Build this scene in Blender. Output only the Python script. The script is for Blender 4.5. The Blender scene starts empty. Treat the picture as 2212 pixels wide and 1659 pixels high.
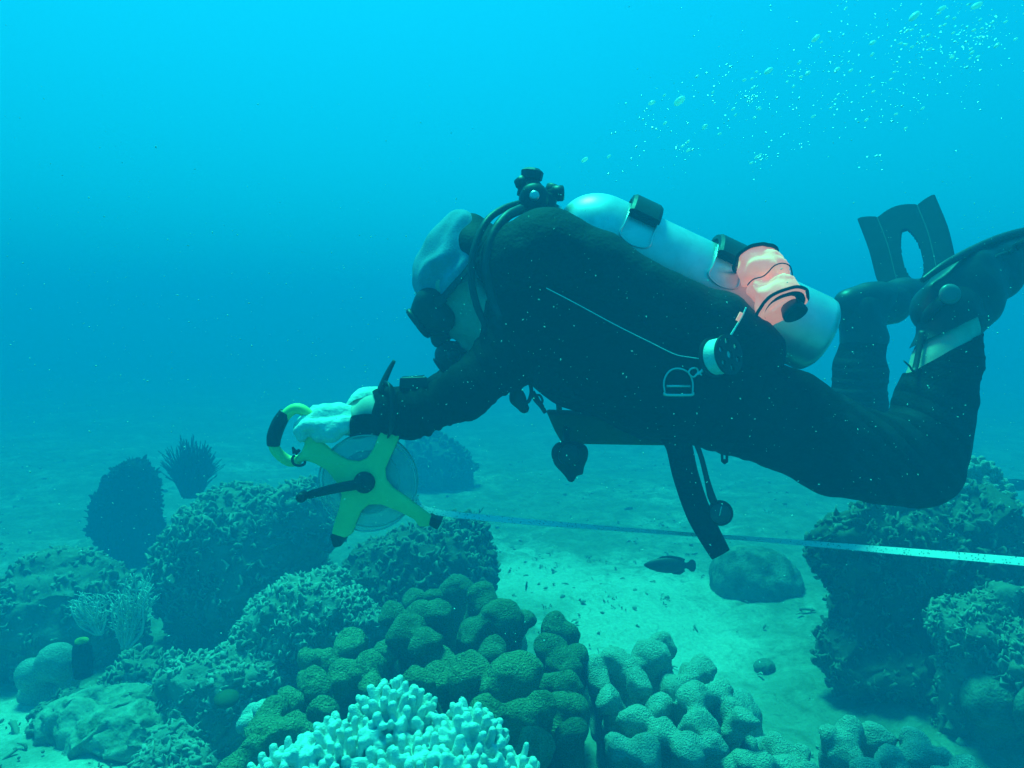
import bpy, bmesh, math, random
import numpy as np
from mathutils import Vector, Matrix, noise, Quaternion
from mathutils.bvhtree import BVHTree
random.seed(7); RNG = np.random.default_rng(7)
SC = bpy.context.scene; COL = SC.collection
R = math.radians

# ------------------------------------------------------------------ camera, light, exposure
CAMZ = 1.35; PITCH = R(4.1); F = 1522.0; CX, CY = 1106.0, 829.5
cam = bpy.data.cameras.new('camera'); cam.sensor_width = 36; cam.lens = 36*F/2212; cam.clip_end = 400; cam.clip_start = .02
camo = bpy.data.objects.new('camera', cam); COL.objects.link(camo)
camo.location = (0, 0, CAMZ); camo.rotation_euler = (math.pi/2-PITCH, 0, 0); SC.camera = camo

SUN_EL, SUN_AZ = R(71), R(-30)          # azimuth from +Y towards +X: beyond the diver, to the left
w = bpy.data.worlds.new('World'); SC.world = w; w.use_nodes = True
nt = w.node_tree; bg = nt.nodes['Background']
sky = nt.nodes.new('ShaderNodeTexSky'); sky.sky_type = 'NISHITA'; sky.sun_disc = False
sky.sun_elevation = SUN_EL; sky.sun_rotation = SUN_AZ
tint = nt.nodes.new('ShaderNodeMix'); tint.data_type = 'RGBA'; tint.blend_type = 'MULTIPLY'
tint.inputs[0].default_value = 1; tint.inputs[7].default_value = (.004, .56, .53, 1)   # daylight after the water above has filtered it
geo = nt.nodes.new('ShaderNodeTexCoord'); sx = nt.nodes.new('ShaderNodeSeparateXYZ'); mr = nt.nodes.new('ShaderNodeMapRange')
mr.inputs['From Min'].default_value = 0; mr.inputs['From Max'].default_value = .5; mr.inputs['To Min'].default_value = .72; mr.inputs['To Max'].default_value = 1.5
nt.links.new(geo.outputs['Generated'], sx.inputs[0]); nt.links.new(sx.outputs['Z'], mr.inputs['Value'])
vm = nt.nodes.new('ShaderNodeVectorMath'); vm.operation = 'SCALE'; nt.links.new(mr.outputs[0], vm.inputs['Scale'])
nt.links.new(sky.outputs[0], tint.inputs[6]); nt.links.new(tint.outputs[2], vm.inputs[0]); nt.links.new(vm.outputs[0], bg.inputs[0]); bg.inputs[1].default_value = .15
sun = bpy.data.lights.new('sun', 'SUN'); sun.energy = 5; sun.angle = R(14); sun.color = (.03, 1, .56)
suno = bpy.data.objects.new('sun', sun); COL.objects.link(suno)
sd = Vector((math.sin(SUN_AZ)*math.cos(SUN_EL), math.cos(SUN_AZ)*math.cos(SUN_EL), math.sin(SUN_EL)))
suno.rotation_euler = sd.to_track_quat('Z', 'Y').to_euler(); suno.location = sd*20
SC.view_settings.view_transform = 'Standard'; SC.view_settings.look = 'None'
SC.view_settings.gamma = 1; SC.view_settings.exposure = 1.28
SC.cycles.volume_bounces = 1; SC.cycles.max_bounces = 5; SC.cycles.diffuse_bounces = 2
SC.cycles.glossy_bounces = 2; SC.cycles.transparent_max_bounces = 6; SC.cycles.use_denoising = True
SC.cycles.volume_step_rate = 4

# ------------------------------------------------------------------ placing
def P(x, y, Y):
    """the point that lies Y metres ahead of the camera position, in the direction of picture point x, y (2212 wide)"""
    dx, dy = (x-CX)/F, (CY-y)/F
    fy = math.cos(PITCH)+math.sin(PITCH)*dy; fz = -math.sin(PITCH)+math.cos(PITCH)*dy
    t = Y/fy
    return Vector((dx*t, Y, CAMZ+fz*t))
def PZ(x, y, z):
    dx, dy = (x-CX)/F, (CY-y)/F
    fy = math.cos(PITCH)+math.sin(PITCH)*dy; fz = -math.sin(PITCH)+math.cos(PITCH)*dy
    t = (z-CAMZ)/fz
    return Vector((dx*t, fy*t, z))
def px(r, Y): return r*Y/F
def proj(V):
    V = np.asarray(V); X = V[:, 0]; Yw = V[:, 1]; Z = V[:, 2]-CAMZ
    d = Yw*math.cos(PITCH)-Z*math.sin(PITCH); u = Yw*math.sin(PITCH)+Z*math.cos(PITCH)
    return CX+F*X/d, CY-F*u/d

# ------------------------------------------------------------------ materials
def mat(name, col, rough=.6, var=.25, scale=20, bump=.0, bscale=60, metal=0, spec=.3, col2=None, c2scale=6, c2pos=(.45, .6), emit=None, stretch=None, detail=6, bdist=.01):
    m = bpy.data.materials.new(name); m.use_nodes = True; t = m.node_tree; b = t.nodes['Principled BSDF']
    tc = t.nodes.new('ShaderNodeTexCoord'); src = tc.outputs['Object']
    if stretch:
        mp = t.nodes.new('ShaderNodeMapping'); mp.inputs['Scale'].default_value = stretch; t.links.new(src, mp.inputs[0]); src = mp.outputs[0]
    n = t.nodes.new('ShaderNodeTexNoise'); n.inputs['Scale'].default_value = scale; n.inputs['Detail'].default_value = detail
    t.links.new(src, n.inputs['Vector'])
    r = t.nodes.new('ShaderNodeValToRGB')
    r.color_ramp.elements[0].position = .3; r.color_ramp.elements[1].position = .7
    r.color_ramp.elements[0].color = (*[c*(1-var) for c in col], 1); r.color_ramp.elements[1].color = (*[min(1, c*(1+var)) for c in col], 1)
    t.links.new(n.outputs[0], r.inputs[0]); out = r.outputs[0]
    if col2:
        n2 = t.nodes.new('ShaderNodeTexNoise'); n2.inputs['Scale'].default_value = c2scale; n2.inputs['Detail'].default_value = 8; n2.inputs['Roughness'].default_value = .62
        t.links.new(src, n2.inputs['Vector'])
        r2 = t.nodes.new('ShaderNodeValToRGB'); r2.color_ramp.elements[0].position = c2pos[0]; r2.color_ramp.elements[1].position = c2pos[1]
        t.links.new(n2.outputs[0], r2.inputs[0])
        mx = t.nodes.new('ShaderNodeMix'); mx.data_type = 'RGBA'; mx.inputs[7].default_value = (*col2, 1)
        t.links.new(r2.outputs[0], mx.inputs[0]); t.links.new(out, mx.inputs[6]); out = mx.outputs[2]
    t.links.new(out, b.inputs['Base Color'])
    b.inputs['Roughness'].default_value = rough; b.inputs['Metallic'].default_value = metal; b.inputs['Specular IOR Level'].default_value = spec
    if bump:
        n3 = t.nodes.new('ShaderNodeTexNoise'); n3.inputs['Scale'].default_value = bscale; n3.inputs['Detail'].default_value = 5
        t.links.new(src, n3.inputs['Vector'])
        bp = t.nodes.new('ShaderNodeBump'); bp.inputs['Strength'].default_value = bump; bp.inputs['Distance'].default_value = bdist
        t.links.new(n3.outputs[0], bp.inputs['Height']); t.links.new(bp.outputs[0], b.inputs['Normal'])
    if emit:
        b.inputs['Emission Color'].default_value = (*emit[:3], 1); b.inputs['Emission Strength'].default_value = emit[3]
    return m
M = dict(
 suit=mat('neoprene', (.007, .0075, .011), .75, .3, 9, .25, 160, spec=.15),
 nylon=mat('black_nylon', (.007, .008, .011), .8, .3, 30, .4, 120, spec=.15),
 rubber=mat('black_rubber', (.013, .015, .017), .5, .2, 30, .1, 60, spec=.3),
 finrub=mat('fin_rubber', (.016, .02, .024), .45, .2, 20, .1, 40, spec=.35),
 finblade=mat('fin_blade', (.018, .022, .026), .9, .2, 20, .1, 40, spec=.04),
 membrane=mat('grey_membrane', (.07, .09, .10), .8, .15, 20, spec=.06),
 buckle=mat('grey_buckle', (.12, .14, .14), .35, .1, 20, spec=.5),
 flange=mat('clear_plastic', (.5, .56, .56), .25, .1, 20, spec=.4), drift=mat('turf', (.21, .225, .16), .9, .4, 20, spec=.05),
 skin=mat('skin', (.50, .38, .30), .55, .12, 25, .1, 90),
 cap=mat('blue_grey_cap', (.17, .27, .36), .85, .15, 30, .25, 300, spec=.1),
 glove=mat('pale_glove', (.62, .62, .58), .85, .12, 30, .4, 120, spec=.1),
 alu=mat('painted_aluminium', (.66, .70, .70), .36, .10, 14, .05, 30, spec=.5, metal=.55, col2=(.46, .49, .49), c2scale=9, c2pos=(.5, .72)),
 steel=mat('steel', (.6, .62, .62), .3, .1, 20, metal=.8),
 orange=mat('orange_bag', (.86, .50, .36), .95, .12, 18, .25, 55, spec=.02, emit=(1, .34, .26, .26)),   # constant glow added, standing in for fluorescent dye
 olive=mat('olive_webbing', (.05, .07, .02), .8, .2, 20, .2, 80),
 yellow=mat('yellow_plastic', (.60, .63, .20), .5, .12, 14, .05, 30, spec=.35),
 tape=mat('white_tape', (.46, .50, .50), .5, .05, 30),
 line=mat('white_line', (.75, .76, .72), .7, .1, 80, .3, 300),
 bubble=mat('air_bubble', (.95, .97, .97), .28, .03, 20, spec=.8, metal=1),
 snow=mat('floating_speck', (.55, .6, .55), .8, .1, 20),
 glass=mat('mask_glass', (.02, .04, .05), .08, .1, 5, spec=.6),
 dial=mat('gauge_face', (.05, .06, .06), .3, .3, 30),
 fish=mat('dark_fish', (.035, .04, .035), .5, .35, 25, spec=.3),
 fishy=mat('brown_fish', (.08, .075, .05), .5, .35, 25, spec=.3),
 white=mat('white_coral', (.62, .64, .60), .85, .10, 60, .4, 320, spec=.1),
 lobeo=mat('olive_coral', (.215, .245, .125), .9, .30, 22, 1.0, 170, spec=.08, col2=(.33, .355, .21), c2scale=105, c2pos=(.52, .62), bdist=.022),
 lobed=mat('dark_olive_coral', (.15, .18, .10), .9, .30, 22, .9, 210, spec=.08, col2=(.25, .28, .17), c2scale=105, c2pos=(.53, .63), bdist=.022),
 lobeg=mat('grey_coral', (.45, .46, .38), .9, .2, 22, .9, 230, spec=.08, col2=(.56, .57, .49), c2scale=110, c2pos=(.52, .62), bdist=.022),
 pale=mat('pale_coral', (.45, .47, .42), .9, .2, 22, .8, 200, spec=.08),
 ruff_rim=mat('leafy_margin', (.24, .25, .19), .9, .3, 12, spec=.08), ruffd_rim=mat('dark_leafy_margin', (.17, .175, .13), .9, .4, 12, spec=.08), ruffp_rim=mat('pale_leafy_margin', (.31, .32, .26), .9, .3, 12, spec=.08),
 sponge_rim=mat('sponge_margin', (.03, .033, .03), .95, .3, 14, spec=.05), rock=mat('pale_rock', (.33, .34, .26), .95, .35, 10, 1.0, 60, spec=.05, col2=(.14, .16, .10), c2scale=9, c2pos=(.48, .64)),
 ruff=mat('brown_leafy_coral', (.155, .165, .12), .9, .4, 9, .6, 90, spec=.08, col2=(.22, .23, .175), c2scale=30, c2pos=(.52, .7)),
 ruffd=mat('dark_leafy_coral', (.085, .092, .065), .9, .4, 9, .6, 90, spec=.08, col2=(.14, .15, .105), c2scale=30, c2pos=(.52, .7)),
 ruffp=mat('pale_leafy_coral', (.20, .21, .16), .9, .35, 9, .6, 90, spec=.08, col2=(.2, .2, .16), c2scale=30, c2pos=(.5, .7)),
 boulder=mat('boulder_coral', (.19, .205, .15), .92, .3, 8, .9, 110, spec=.05, col2=(.07, .085, .05), c2scale=12, c2pos=(.45, .62)),
 sponge=mat('dark_sponge', (.022, .024, .022), .95, .4, 14, .9, 60, spec=.05),
 fan=mat('lacy_fan', (.52, .55, .48), .9, .2, 30, spec=.05),
 rub=mat('rubble', (.32, .325, .26), .92, .45, 14, .5, 90, spec=.05),
 tip=mat('yellow_tip', (.38, .36, .05), .8, .15, 20),
)
def sand_mat():
    m = mat('sand', (.46, .45, .37), .95, .18, 60, .6, 70, spec=.05); t = m.node_tree; b = t.nodes['Principled BSDF']
    old = b.inputs['Base Color'].links[0].from_socket; tc = [n for n in t.nodes if n.type == 'TEX_COORD'][0]
    def layer(prev, scale, lo, hi, col, rough=.6, fac=1.0, dist=.4):
        n = t.nodes.new('ShaderNodeTexNoise'); n.inputs['Scale'].default_value = scale; n.inputs['Detail'].default_value = 9; n.inputs['Roughness'].default_value = rough
        n.inputs['Distortion'].default_value = dist
        t.links.new(tc.outputs['Object'], n.inputs['Vector'])
        r = t.nodes.new('ShaderNodeValToRGB'); r.color_ramp.elements[0].position = lo; r.color_ramp.elements[1].position = hi
        r.color_ramp.elements[1].color = (fac, fac, fac, 1); t.links.new(n.outputs[0], r.inputs[0])
        x = t.nodes.new('ShaderNodeMix'); x.data_type = 'RGBA'; x.inputs[7].default_value = (*col, 1)
        t.links.new(r.outputs[0], x.inputs[0]); t.links.new(prev, x.inputs[6]); return x.outputs[2]
    # where algae grows: everywhere but in the open sand channel and a patch at the lower left; at the lower right it also paints in the outcrop's shade
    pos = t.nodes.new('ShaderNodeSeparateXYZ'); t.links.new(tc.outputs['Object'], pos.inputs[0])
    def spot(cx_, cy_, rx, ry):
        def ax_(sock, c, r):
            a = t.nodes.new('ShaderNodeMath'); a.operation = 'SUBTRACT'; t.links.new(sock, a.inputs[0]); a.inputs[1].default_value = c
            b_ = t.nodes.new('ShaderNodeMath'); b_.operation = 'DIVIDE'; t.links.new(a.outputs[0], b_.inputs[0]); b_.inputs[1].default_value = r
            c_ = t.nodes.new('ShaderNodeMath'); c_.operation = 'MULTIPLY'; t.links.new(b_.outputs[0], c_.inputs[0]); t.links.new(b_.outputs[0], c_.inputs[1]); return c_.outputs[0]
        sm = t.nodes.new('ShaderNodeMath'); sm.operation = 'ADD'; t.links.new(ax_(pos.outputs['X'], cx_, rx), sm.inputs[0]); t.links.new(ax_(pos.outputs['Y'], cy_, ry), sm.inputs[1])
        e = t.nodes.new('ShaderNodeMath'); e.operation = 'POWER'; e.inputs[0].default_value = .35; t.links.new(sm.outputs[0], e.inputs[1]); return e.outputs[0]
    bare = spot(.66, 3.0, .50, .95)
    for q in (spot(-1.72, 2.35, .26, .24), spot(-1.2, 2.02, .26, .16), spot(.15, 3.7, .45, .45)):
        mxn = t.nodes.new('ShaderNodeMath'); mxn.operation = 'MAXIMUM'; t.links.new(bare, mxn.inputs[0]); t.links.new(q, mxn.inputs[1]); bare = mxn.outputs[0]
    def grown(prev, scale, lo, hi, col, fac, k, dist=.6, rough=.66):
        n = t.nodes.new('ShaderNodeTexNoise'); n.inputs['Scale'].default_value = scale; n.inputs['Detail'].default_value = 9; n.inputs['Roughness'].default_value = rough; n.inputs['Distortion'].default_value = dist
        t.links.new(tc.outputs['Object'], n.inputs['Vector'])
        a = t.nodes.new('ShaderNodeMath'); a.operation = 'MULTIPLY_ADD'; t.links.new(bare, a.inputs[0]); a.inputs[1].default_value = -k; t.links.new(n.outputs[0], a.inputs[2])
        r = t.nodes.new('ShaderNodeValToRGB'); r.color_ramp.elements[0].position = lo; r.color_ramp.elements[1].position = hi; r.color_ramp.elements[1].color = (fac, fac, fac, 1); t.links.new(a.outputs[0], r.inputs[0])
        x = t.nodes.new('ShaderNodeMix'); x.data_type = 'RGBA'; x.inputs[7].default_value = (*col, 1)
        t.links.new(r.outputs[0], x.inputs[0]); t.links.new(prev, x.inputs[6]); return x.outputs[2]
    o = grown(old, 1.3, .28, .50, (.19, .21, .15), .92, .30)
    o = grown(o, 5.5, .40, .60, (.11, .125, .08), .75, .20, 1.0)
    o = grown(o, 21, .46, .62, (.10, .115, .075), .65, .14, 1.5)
    o = layer(o, 60, .56, .70, (.30, .31, .25), .6, .5, 1.0)
    t.links.new(o, b.inputs['Base Color']); return m
M['bubbleb'] = mat('bright_bubble', (.97, .98, .98), .12, .02, 20, spec=1)
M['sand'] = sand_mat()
def through(key, fac, clear=False):
    """lets part of the light through: thin tape and bubbles (scattered), clear plastic (straight)"""
    t = M[key].node_tree; b = t.nodes['Principled BSDF']; o = t.nodes['Material Output']; x = t.nodes.new('ShaderNodeMixShader'); x.inputs[0].default_value = fac
    q = t.nodes.new('ShaderNodeBsdfTransparent' if clear else 'ShaderNodeBsdfTranslucent'); q.inputs[0].default_value = (.95, .98, .98, 1) if clear else (.9, .93, .93, 1)
    t.links.new(b.outputs[0], x.inputs[1]); t.links.new(q.outputs[0], x.inputs[2]); t.links.new(x.outputs[0], o.inputs['Surface'])
through('flange', .72, True); through('bubbleb', .5); through('bubble', .25, True)

# ------------------------------------------------------------------ objects
def setp(o, label=None, cat=None, group=None, kind=None):
    for k, v in (('label', label), ('category', cat), ('group', group), ('kind', kind)):
        if v: o[k] = v
    return o
ROOTLOC = {}
def thing(name, loc, label, cat, group=None):
    o = bpy.data.objects.new(name, None); COL.objects.link(o); o.location = loc; o.empty_display_size = .05
    ROOTLOC[o.name] = Vector(loc); return setp(o, label, cat, group)
def base_of(p): 
    while p.parent: p = p.parent
    return ROOTLOC.get(p.name, Vector((0, 0, 0)))
def mk(name, verts, faces, m, parent=None, smooth=True, mats=None, mi=None, uv=None, origin=None):
    V = np.asarray(verts, dtype=float).reshape(-1, 3)
    off = np.array(base_of(parent)) if parent else np.array(origin if origin is not None else (0, 0, 0))
    me = bpy.data.meshes.new(name); me.from_pydata((V-off).tolist(), [], faces if isinstance(faces, list) else faces.tolist())
    for q in (mats or [m]): me.materials.append(q)
    if mi is not None: me.polygons.foreach_set('material_index', list(mi))
    if smooth: me.polygons.foreach_set('use_smooth', [True]*len(me.polygons))
    if uv is not None:
        l = me.uv_layers.new(name='UVMap'); idx = np.zeros(len(me.loops), dtype=int); me.loops.foreach_get('vertex_index', idx)
        l.data.foreach_set('uv', np.asarray(uv)[idx].ravel())
    me.update()
    o = bpy.data.objects.new(name, me); COL.objects.link(o)
    if parent: o.parent = parent
    else: o.location = off; ROOTLOC[o.name] = Vector(off)
    return o
class Acc:                                   # gathers shapes that belong to one mesh
    def __init__(s): s.v = []; s.f = []; s.m = []
    def add(s, vf, mi=0):
        v, f = vf; n = len(s.v); s.v += [tuple(q) for q in v]; s.f += [tuple(i+n for i in q) for q in f]; s.m += [mi]*len(f); return s
    def obj(s, name, m, parent=None, smooth=True, mats=None, origin=None):
        return mk(name, s.v, s.f, m, parent, smooth, mats, s.m if mats else None, origin=origin)
def catmull(pts, n=8, rad=None):
    pts = [Vector(p) for p in pts]; out = []; ro = []
    for i in range(len(pts)-1):
        p0 = pts[max(i-1, 0)]; p1 = pts[i]; p2 = pts[i+1]; p3 = pts[min(i+2, len(pts)-1)]
        for k in range(n):
            t = k/n
            out.append(.5*((2*p1)+(p2-p0)*t+(2*p0-5*p1+4*p2-p3)*t*t+(3*p1-p0-3*p2+p3)*t**3))
            if rad: ro.append(rad[i]*(1-t)+rad[i+1]*t)
    out.append(pts[-1]); ro.append(rad[-1] if rad else 0)
    return (out, ro) if rad else out
def tube(pts, r, seg=10, n=8, closed=False, flat=1.0, up=None, smooth=True):
    """round or flattened tube along points; r number or list"""
    rl = r if isinstance(r, (list, tuple)) else [r]*len(pts)
    if closed:
        q = [Vector(p) for p in pts]; k = len(q); path = []
        for i in range(k):
            p0, p1, p2, p3 = q[i-1], q[i], q[(i+1) % k], q[(i+2) % k]
            for j in range(n):
                t = j/n; path.append(.5*((2*p1)+(p2-p0)*t+(2*p0-5*p1+4*p2-p3)*t*t+(3*p1-p0-3*p2+p3)*t**3))
        rr = [rl[0]]*len(path)
    elif smooth and len(pts) > 2: path, rr = catmull(pts, n, list(rl))
    else: path, rr = [Vector(p) for p in pts], list(rl)
    v, f = [], []; m = len(path); nrm = Vector(up) if up is not None else None
    for i, p in enumerate(path):
        a = path[(i-1) % m] if closed else path[max(i-1, 0)]; b = path[(i+1) % m] if closed else path[min(i+1, m-1)]
        t = (b-a).normalized()
        if nrm is None: nrm = t.orthogonal()
        u = (nrm-t*nrm.dot(t)).normalized(); nrm = u if up is None else Vector(up); bnm = t.cross(u)
        for k in range(seg):
            an = 2*math.pi*k/seg; v.append(p+u*math.cos(an)*rr[i]*flat+bnm*math.sin(an)*rr[i])
    for i in range(m if closed else m-1):
        for k in range(seg):
            a = i*seg+k; b = i*seg+(k+1) % seg; c = ((i+1) % m)*seg+(k+1) % seg; d = ((i+1) % m)*seg+k; f.append((a, b, c, d))
    if not closed: f.append(tuple(range(seg))[::-1]); f.append(tuple((m-1)*seg+k for k in range(seg)))
    return v, f
def lathe(a, axis, prof, seg=32, ax2=None):
    """prof: list of (t along axis, radius); a start point"""
    a = Vector(a); axis = Vector(axis).normalized(); u = Vector(ax2).normalized() if ax2 else axis.orthogonal().normalized(); w2 = axis.cross(u)
    v, f = [], []
    for t, r in prof:
        for k in range(seg):
            an = 2*math.pi*k/seg; v.append(a+axis*t+(u*math.cos(an)+w2*math.sin(an))*r)
    for i in range(len(prof)-1):
        for k in range(seg): f.append((i*seg+k, i*seg+(k+1) % seg, (i+1)*seg+(k+1) % seg, (i+1)*seg+k))
    f.append(tuple(range(seg))[::-1]); f.append(tuple((len(prof)-1)*seg+k for k in range(seg)))
    return v, f
def bevelled(v, f, w=.003, seg=2):
    bm = bmesh.new(); vs = [bm.verts.new(p) for p in v]
    for q in f: bm.faces.new([vs[i] for i in q])
    bmesh.ops.recalc_face_normals(bm, faces=bm.faces)
    bmesh.ops.bevel(bm, geom=[e for e in bm.edges if len(e.link_faces) == 2 and e.calc_face_angle(0) > .5], offset=w, segments=seg, affect='EDGES', profile=.5, clamp_overlap=True)
    bm.verts.index_update(); out = [tuple(q.co) for q in bm.verts], [tuple(x.index for x in q.verts) for q in bm.faces]; bm.free(); return out
def box(c, ux, uy, uz, w=.003):
    c, ux, uy, uz = map(Vector, (c, ux, uy, uz)); v = [c+ux*a+uy*b+uz*d for a in (-1, 1) for b in (-1, 1) for d in (-1, 1)]
    f = [(0, 1, 3, 2), (4, 6, 7, 5), (0, 4, 5, 1), (2, 3, 7, 6), (0, 2, 6, 4), (1, 5, 7, 3)]
    return bevelled(v, f, w)
def plate(pts, Y, th, w=.003, fn=None):
    """outline (picture points) made into a solid plate th thick, at Y metres"""
    n = len(pts); fr = [P(x, y, Y) if fn is None else fn(x, y) for x, y in pts]
    v = [p-Vector((0, th/2, 0)) for p in fr]+[p+Vector((0, th/2, 0)) for p in fr]
    f = [tuple(range(n)), tuple(range(2*n-1, n-1, -1))]+[(i, i+n, (i+1) % n+n, (i+1) % n) for i in range(n)]
    return bevelled(v, f, w)
# ---- implicit surfaces: round cones and ellipsoids, smoothly united, one continuous skin
class Blob:
    def __init__(s, res, k=.02): s.res = res; s.k = k; s.p = []
    def cone(s, a, b, ra, rb, k=None): s.p.append(('c', np.array(a, float), np.array(b, float), ra, rb, s.k if k is None else k)); return s
    def chain(s, pts, rs, k=None):
        for i in range(len(pts)-1): s.cone(pts[i], pts[i+1], rs[i], rs[i+1], k)
        return s
    def ell(s, c, rad, rot=None, k=None):
        s.p.append(('e', np.array(c, float), np.array(rad, float), np.array(rot if rot is not None else np.eye(3), float), None, s.k if k is None else k)); return s
    def field(s):
        lo, hi = [], []
        for q in s.p:
            if q[0] == 'c': lo += [q[1]-q[3], q[2]-q[4]]; hi += [q[1]+q[3], q[2]+q[4]]
            else: r = max(q[2]); lo.append(q[1]-r); hi.append(q[1]+r)
        pad = 4*s.res; s.lo = np.min(lo, 0)-pad; n = np.ceil((np.max(hi, 0)+pad-s.lo)/s.res).astype(int)+1
        Fd = np.full(n, .08, dtype=np.float32); ax = [s.lo[i]+s.res*np.arange(n[i]) for i in range(3)]
        for q in s.p:
            k = q[5]; mg = k+3*s.res+.008
            if q[0] == 'c': l = np.minimum(q[1]-q[3], q[2]-q[4]); h = np.maximum(q[1]+q[3], q[2]+q[4])
            else: r = max(q[2]); l = q[1]-r; h = q[1]+r
            i0 = np.maximum(np.floor((l-mg-s.lo)/s.res).astype(int), 0); i1 = np.minimum(np.ceil((h+mg-s.lo)/s.res).astype(int)+1, n)
            if (i1 <= i0).any(): continue
            X = ax[0][i0[0]:i1[0], None, None]; Y = ax[1][None, i0[1]:i1[1], None]; Z = ax[2][None, None, i0[2]:i1[2]]
            if q[0] == 'c':
                d = q[2]-q[1]; L2 = max(float(d@d), 1e-12)
                t = np.clip(((X-q[1][0])*d[0]+(Y-q[1][1])*d[1]+(Z-q[1][2])*d[2])/L2, 0, 1)
                D = np.sqrt((X-q[1][0]-t*d[0])**2+(Y-q[1][1]-t*d[1])**2+(Z-q[1][2]-t*d[2])**2)-(q[3]+(q[4]-q[3])*t)
            else:
                m = q[3]; x, y, z = X-q[1][0], Y-q[1][1], Z-q[1][2]
                a = [(m[i][0]*x+m[i][1]*y+m[i][2]*z) for i in range(3)]
                k0 = np.sqrt(sum((a[i]/q[2][i])**2 for i in range(3)))+1e-9; k1 = np.sqrt(sum((a[i]/q[2][i]**2)**2 for i in range(3)))+1e-9
                D = k0*(k0-1)/k1
            S = Fd[i0[0]:i1[0], i0[1]:i1[1], i0[2]:i1[2]]
            hh = np.maximum(k-np.abs(S-D), 0)/max(k, 1e-6)
            S[...] = np.minimum(S, D)-hh*hh*k*.25
        return Fd
    def mesh(s, iso=0.0, Fd=None):
        Fd = (s.field() if Fd is None else Fd)-iso; return nets(Fd, s.lo, s.res)
def nets(Fd, lo, res):
    ins = Fd < 0; n = np.array(Fd.shape)-1
    c = [ins[i:n[0]+i, j:n[1]+j, k:n[2]+k] for i in (0, 1) for j in (0, 1) for k in (0, 1)]
    cnt = sum(q.astype(np.int8) for q in c); act = (cnt > 0) & (cnt < 8); I = np.argwhere(act)
    idx = -np.ones(act.shape, dtype=np.int64); idx[act] = np.arange(len(I)); acc = np.zeros((len(I), 3)); w = np.zeros(len(I))
    cor = [(i, j, k) for i in (0, 1) for j in (0, 1) for k in (0, 1)]
    for a in cor:
        for b in cor:
            if sum(b)-sum(a) != 1 or sum(abs(b[i]-a[i]) for i in range(3)) != 1: continue
            fa = Fd[I[:, 0]+a[0], I[:, 1]+a[1], I[:, 2]+a[2]]; fb = Fd[I[:, 0]+b[0], I[:, 1]+b[1], I[:, 2]+b[2]]
            cr = (fa < 0) != (fb < 0); t = np.where(cr, fa/np.where(cr, fa-fb, 1), 0)[:, None]
            acc += np.where(cr[:, None], np.array(a)+t*(np.array(b)-np.array(a)), 0); w += cr
    V = lo+res*(I+acc/w[:, None]); faces = []
    for ax in range(3):
        o1, o2 = [(1, 2), (2, 0), (0, 1)][ax]; sl0 = [slice(None)]*3; sl1 = [slice(None)]*3; sl0[ax] = slice(0, -1); sl1[ax] = slice(1, None)
        A = ins[tuple(sl0)]; B = ins[tuple(sl1)]; E = np.argwhere(A != B)
        E = E[(E[:, o1] > 0) & (E[:, o2] > 0) & (E[:, o1] < n[o1]) & (E[:, o2] < n[o2])]
        if not len(E): continue
        def cell(d1, d2):
            Q = E.copy(); Q[:, o1] -= d1; Q[:, o2] -= d2; return idx[Q[:, 0], Q[:, 1], Q[:, 2]]
        q = np.stack([cell(1, 1), cell(0, 1), cell(0, 0), cell(1, 0)], 1); fl = ~A[E[:, 0], E[:, 1], E[:, 2]]
        q[fl] = q[fl][:, ::-1]; faces.append(q)
    return V, np.concatenate(faces)
def wobble(V, amp, scale, seed=0, amp2=0, scale2=1, zamp=1):
    o = Vector((seed*7.3, seed*3.1, seed*1.7)); out = np.array(V)
    for i, p in enumerate(V):
        q = Vector(p); d = noise.noise_vector(q*scale+o)*amp
        if amp2: d += noise.noise_vector(q*scale2+o)*amp2
        out[i] += (d.x, d.y, d.z*zamp)
    return out
def keep(V, Q, mask):
    """only the faces whose vertices all satisfy mask"""
    k = mask[Q].all(1); Q = Q[k]; u, inv = np.unique(Q, return_inverse=True); V2 = V[u].copy(); Q2 = inv.reshape(Q.shape)
    cnt = {}
    for q in Q2.tolist():
        for i in range(4): e = (min(q[i], q[(i+1) % 4]), max(q[i], q[(i+1) % 4])); cnt[e] = cnt.get(e, 0)+1
    nb = {}
    for (a, b), c in cnt.items():
        if c == 1: nb.setdefault(a, []).append(b); nb.setdefault(b, []).append(a)
    ids = [i for i in nb if len(nb[i]) == 2]; A = np.array([nb[i][0] for i in ids], int); B = np.array([nb[i][1] for i in ids], int); I = np.array(ids, int)
    for _ in range(14):
        if len(I): V2[I] = V2[I]*.4+(V2[A]+V2[B])*.3
    return V2, Q2

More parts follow.
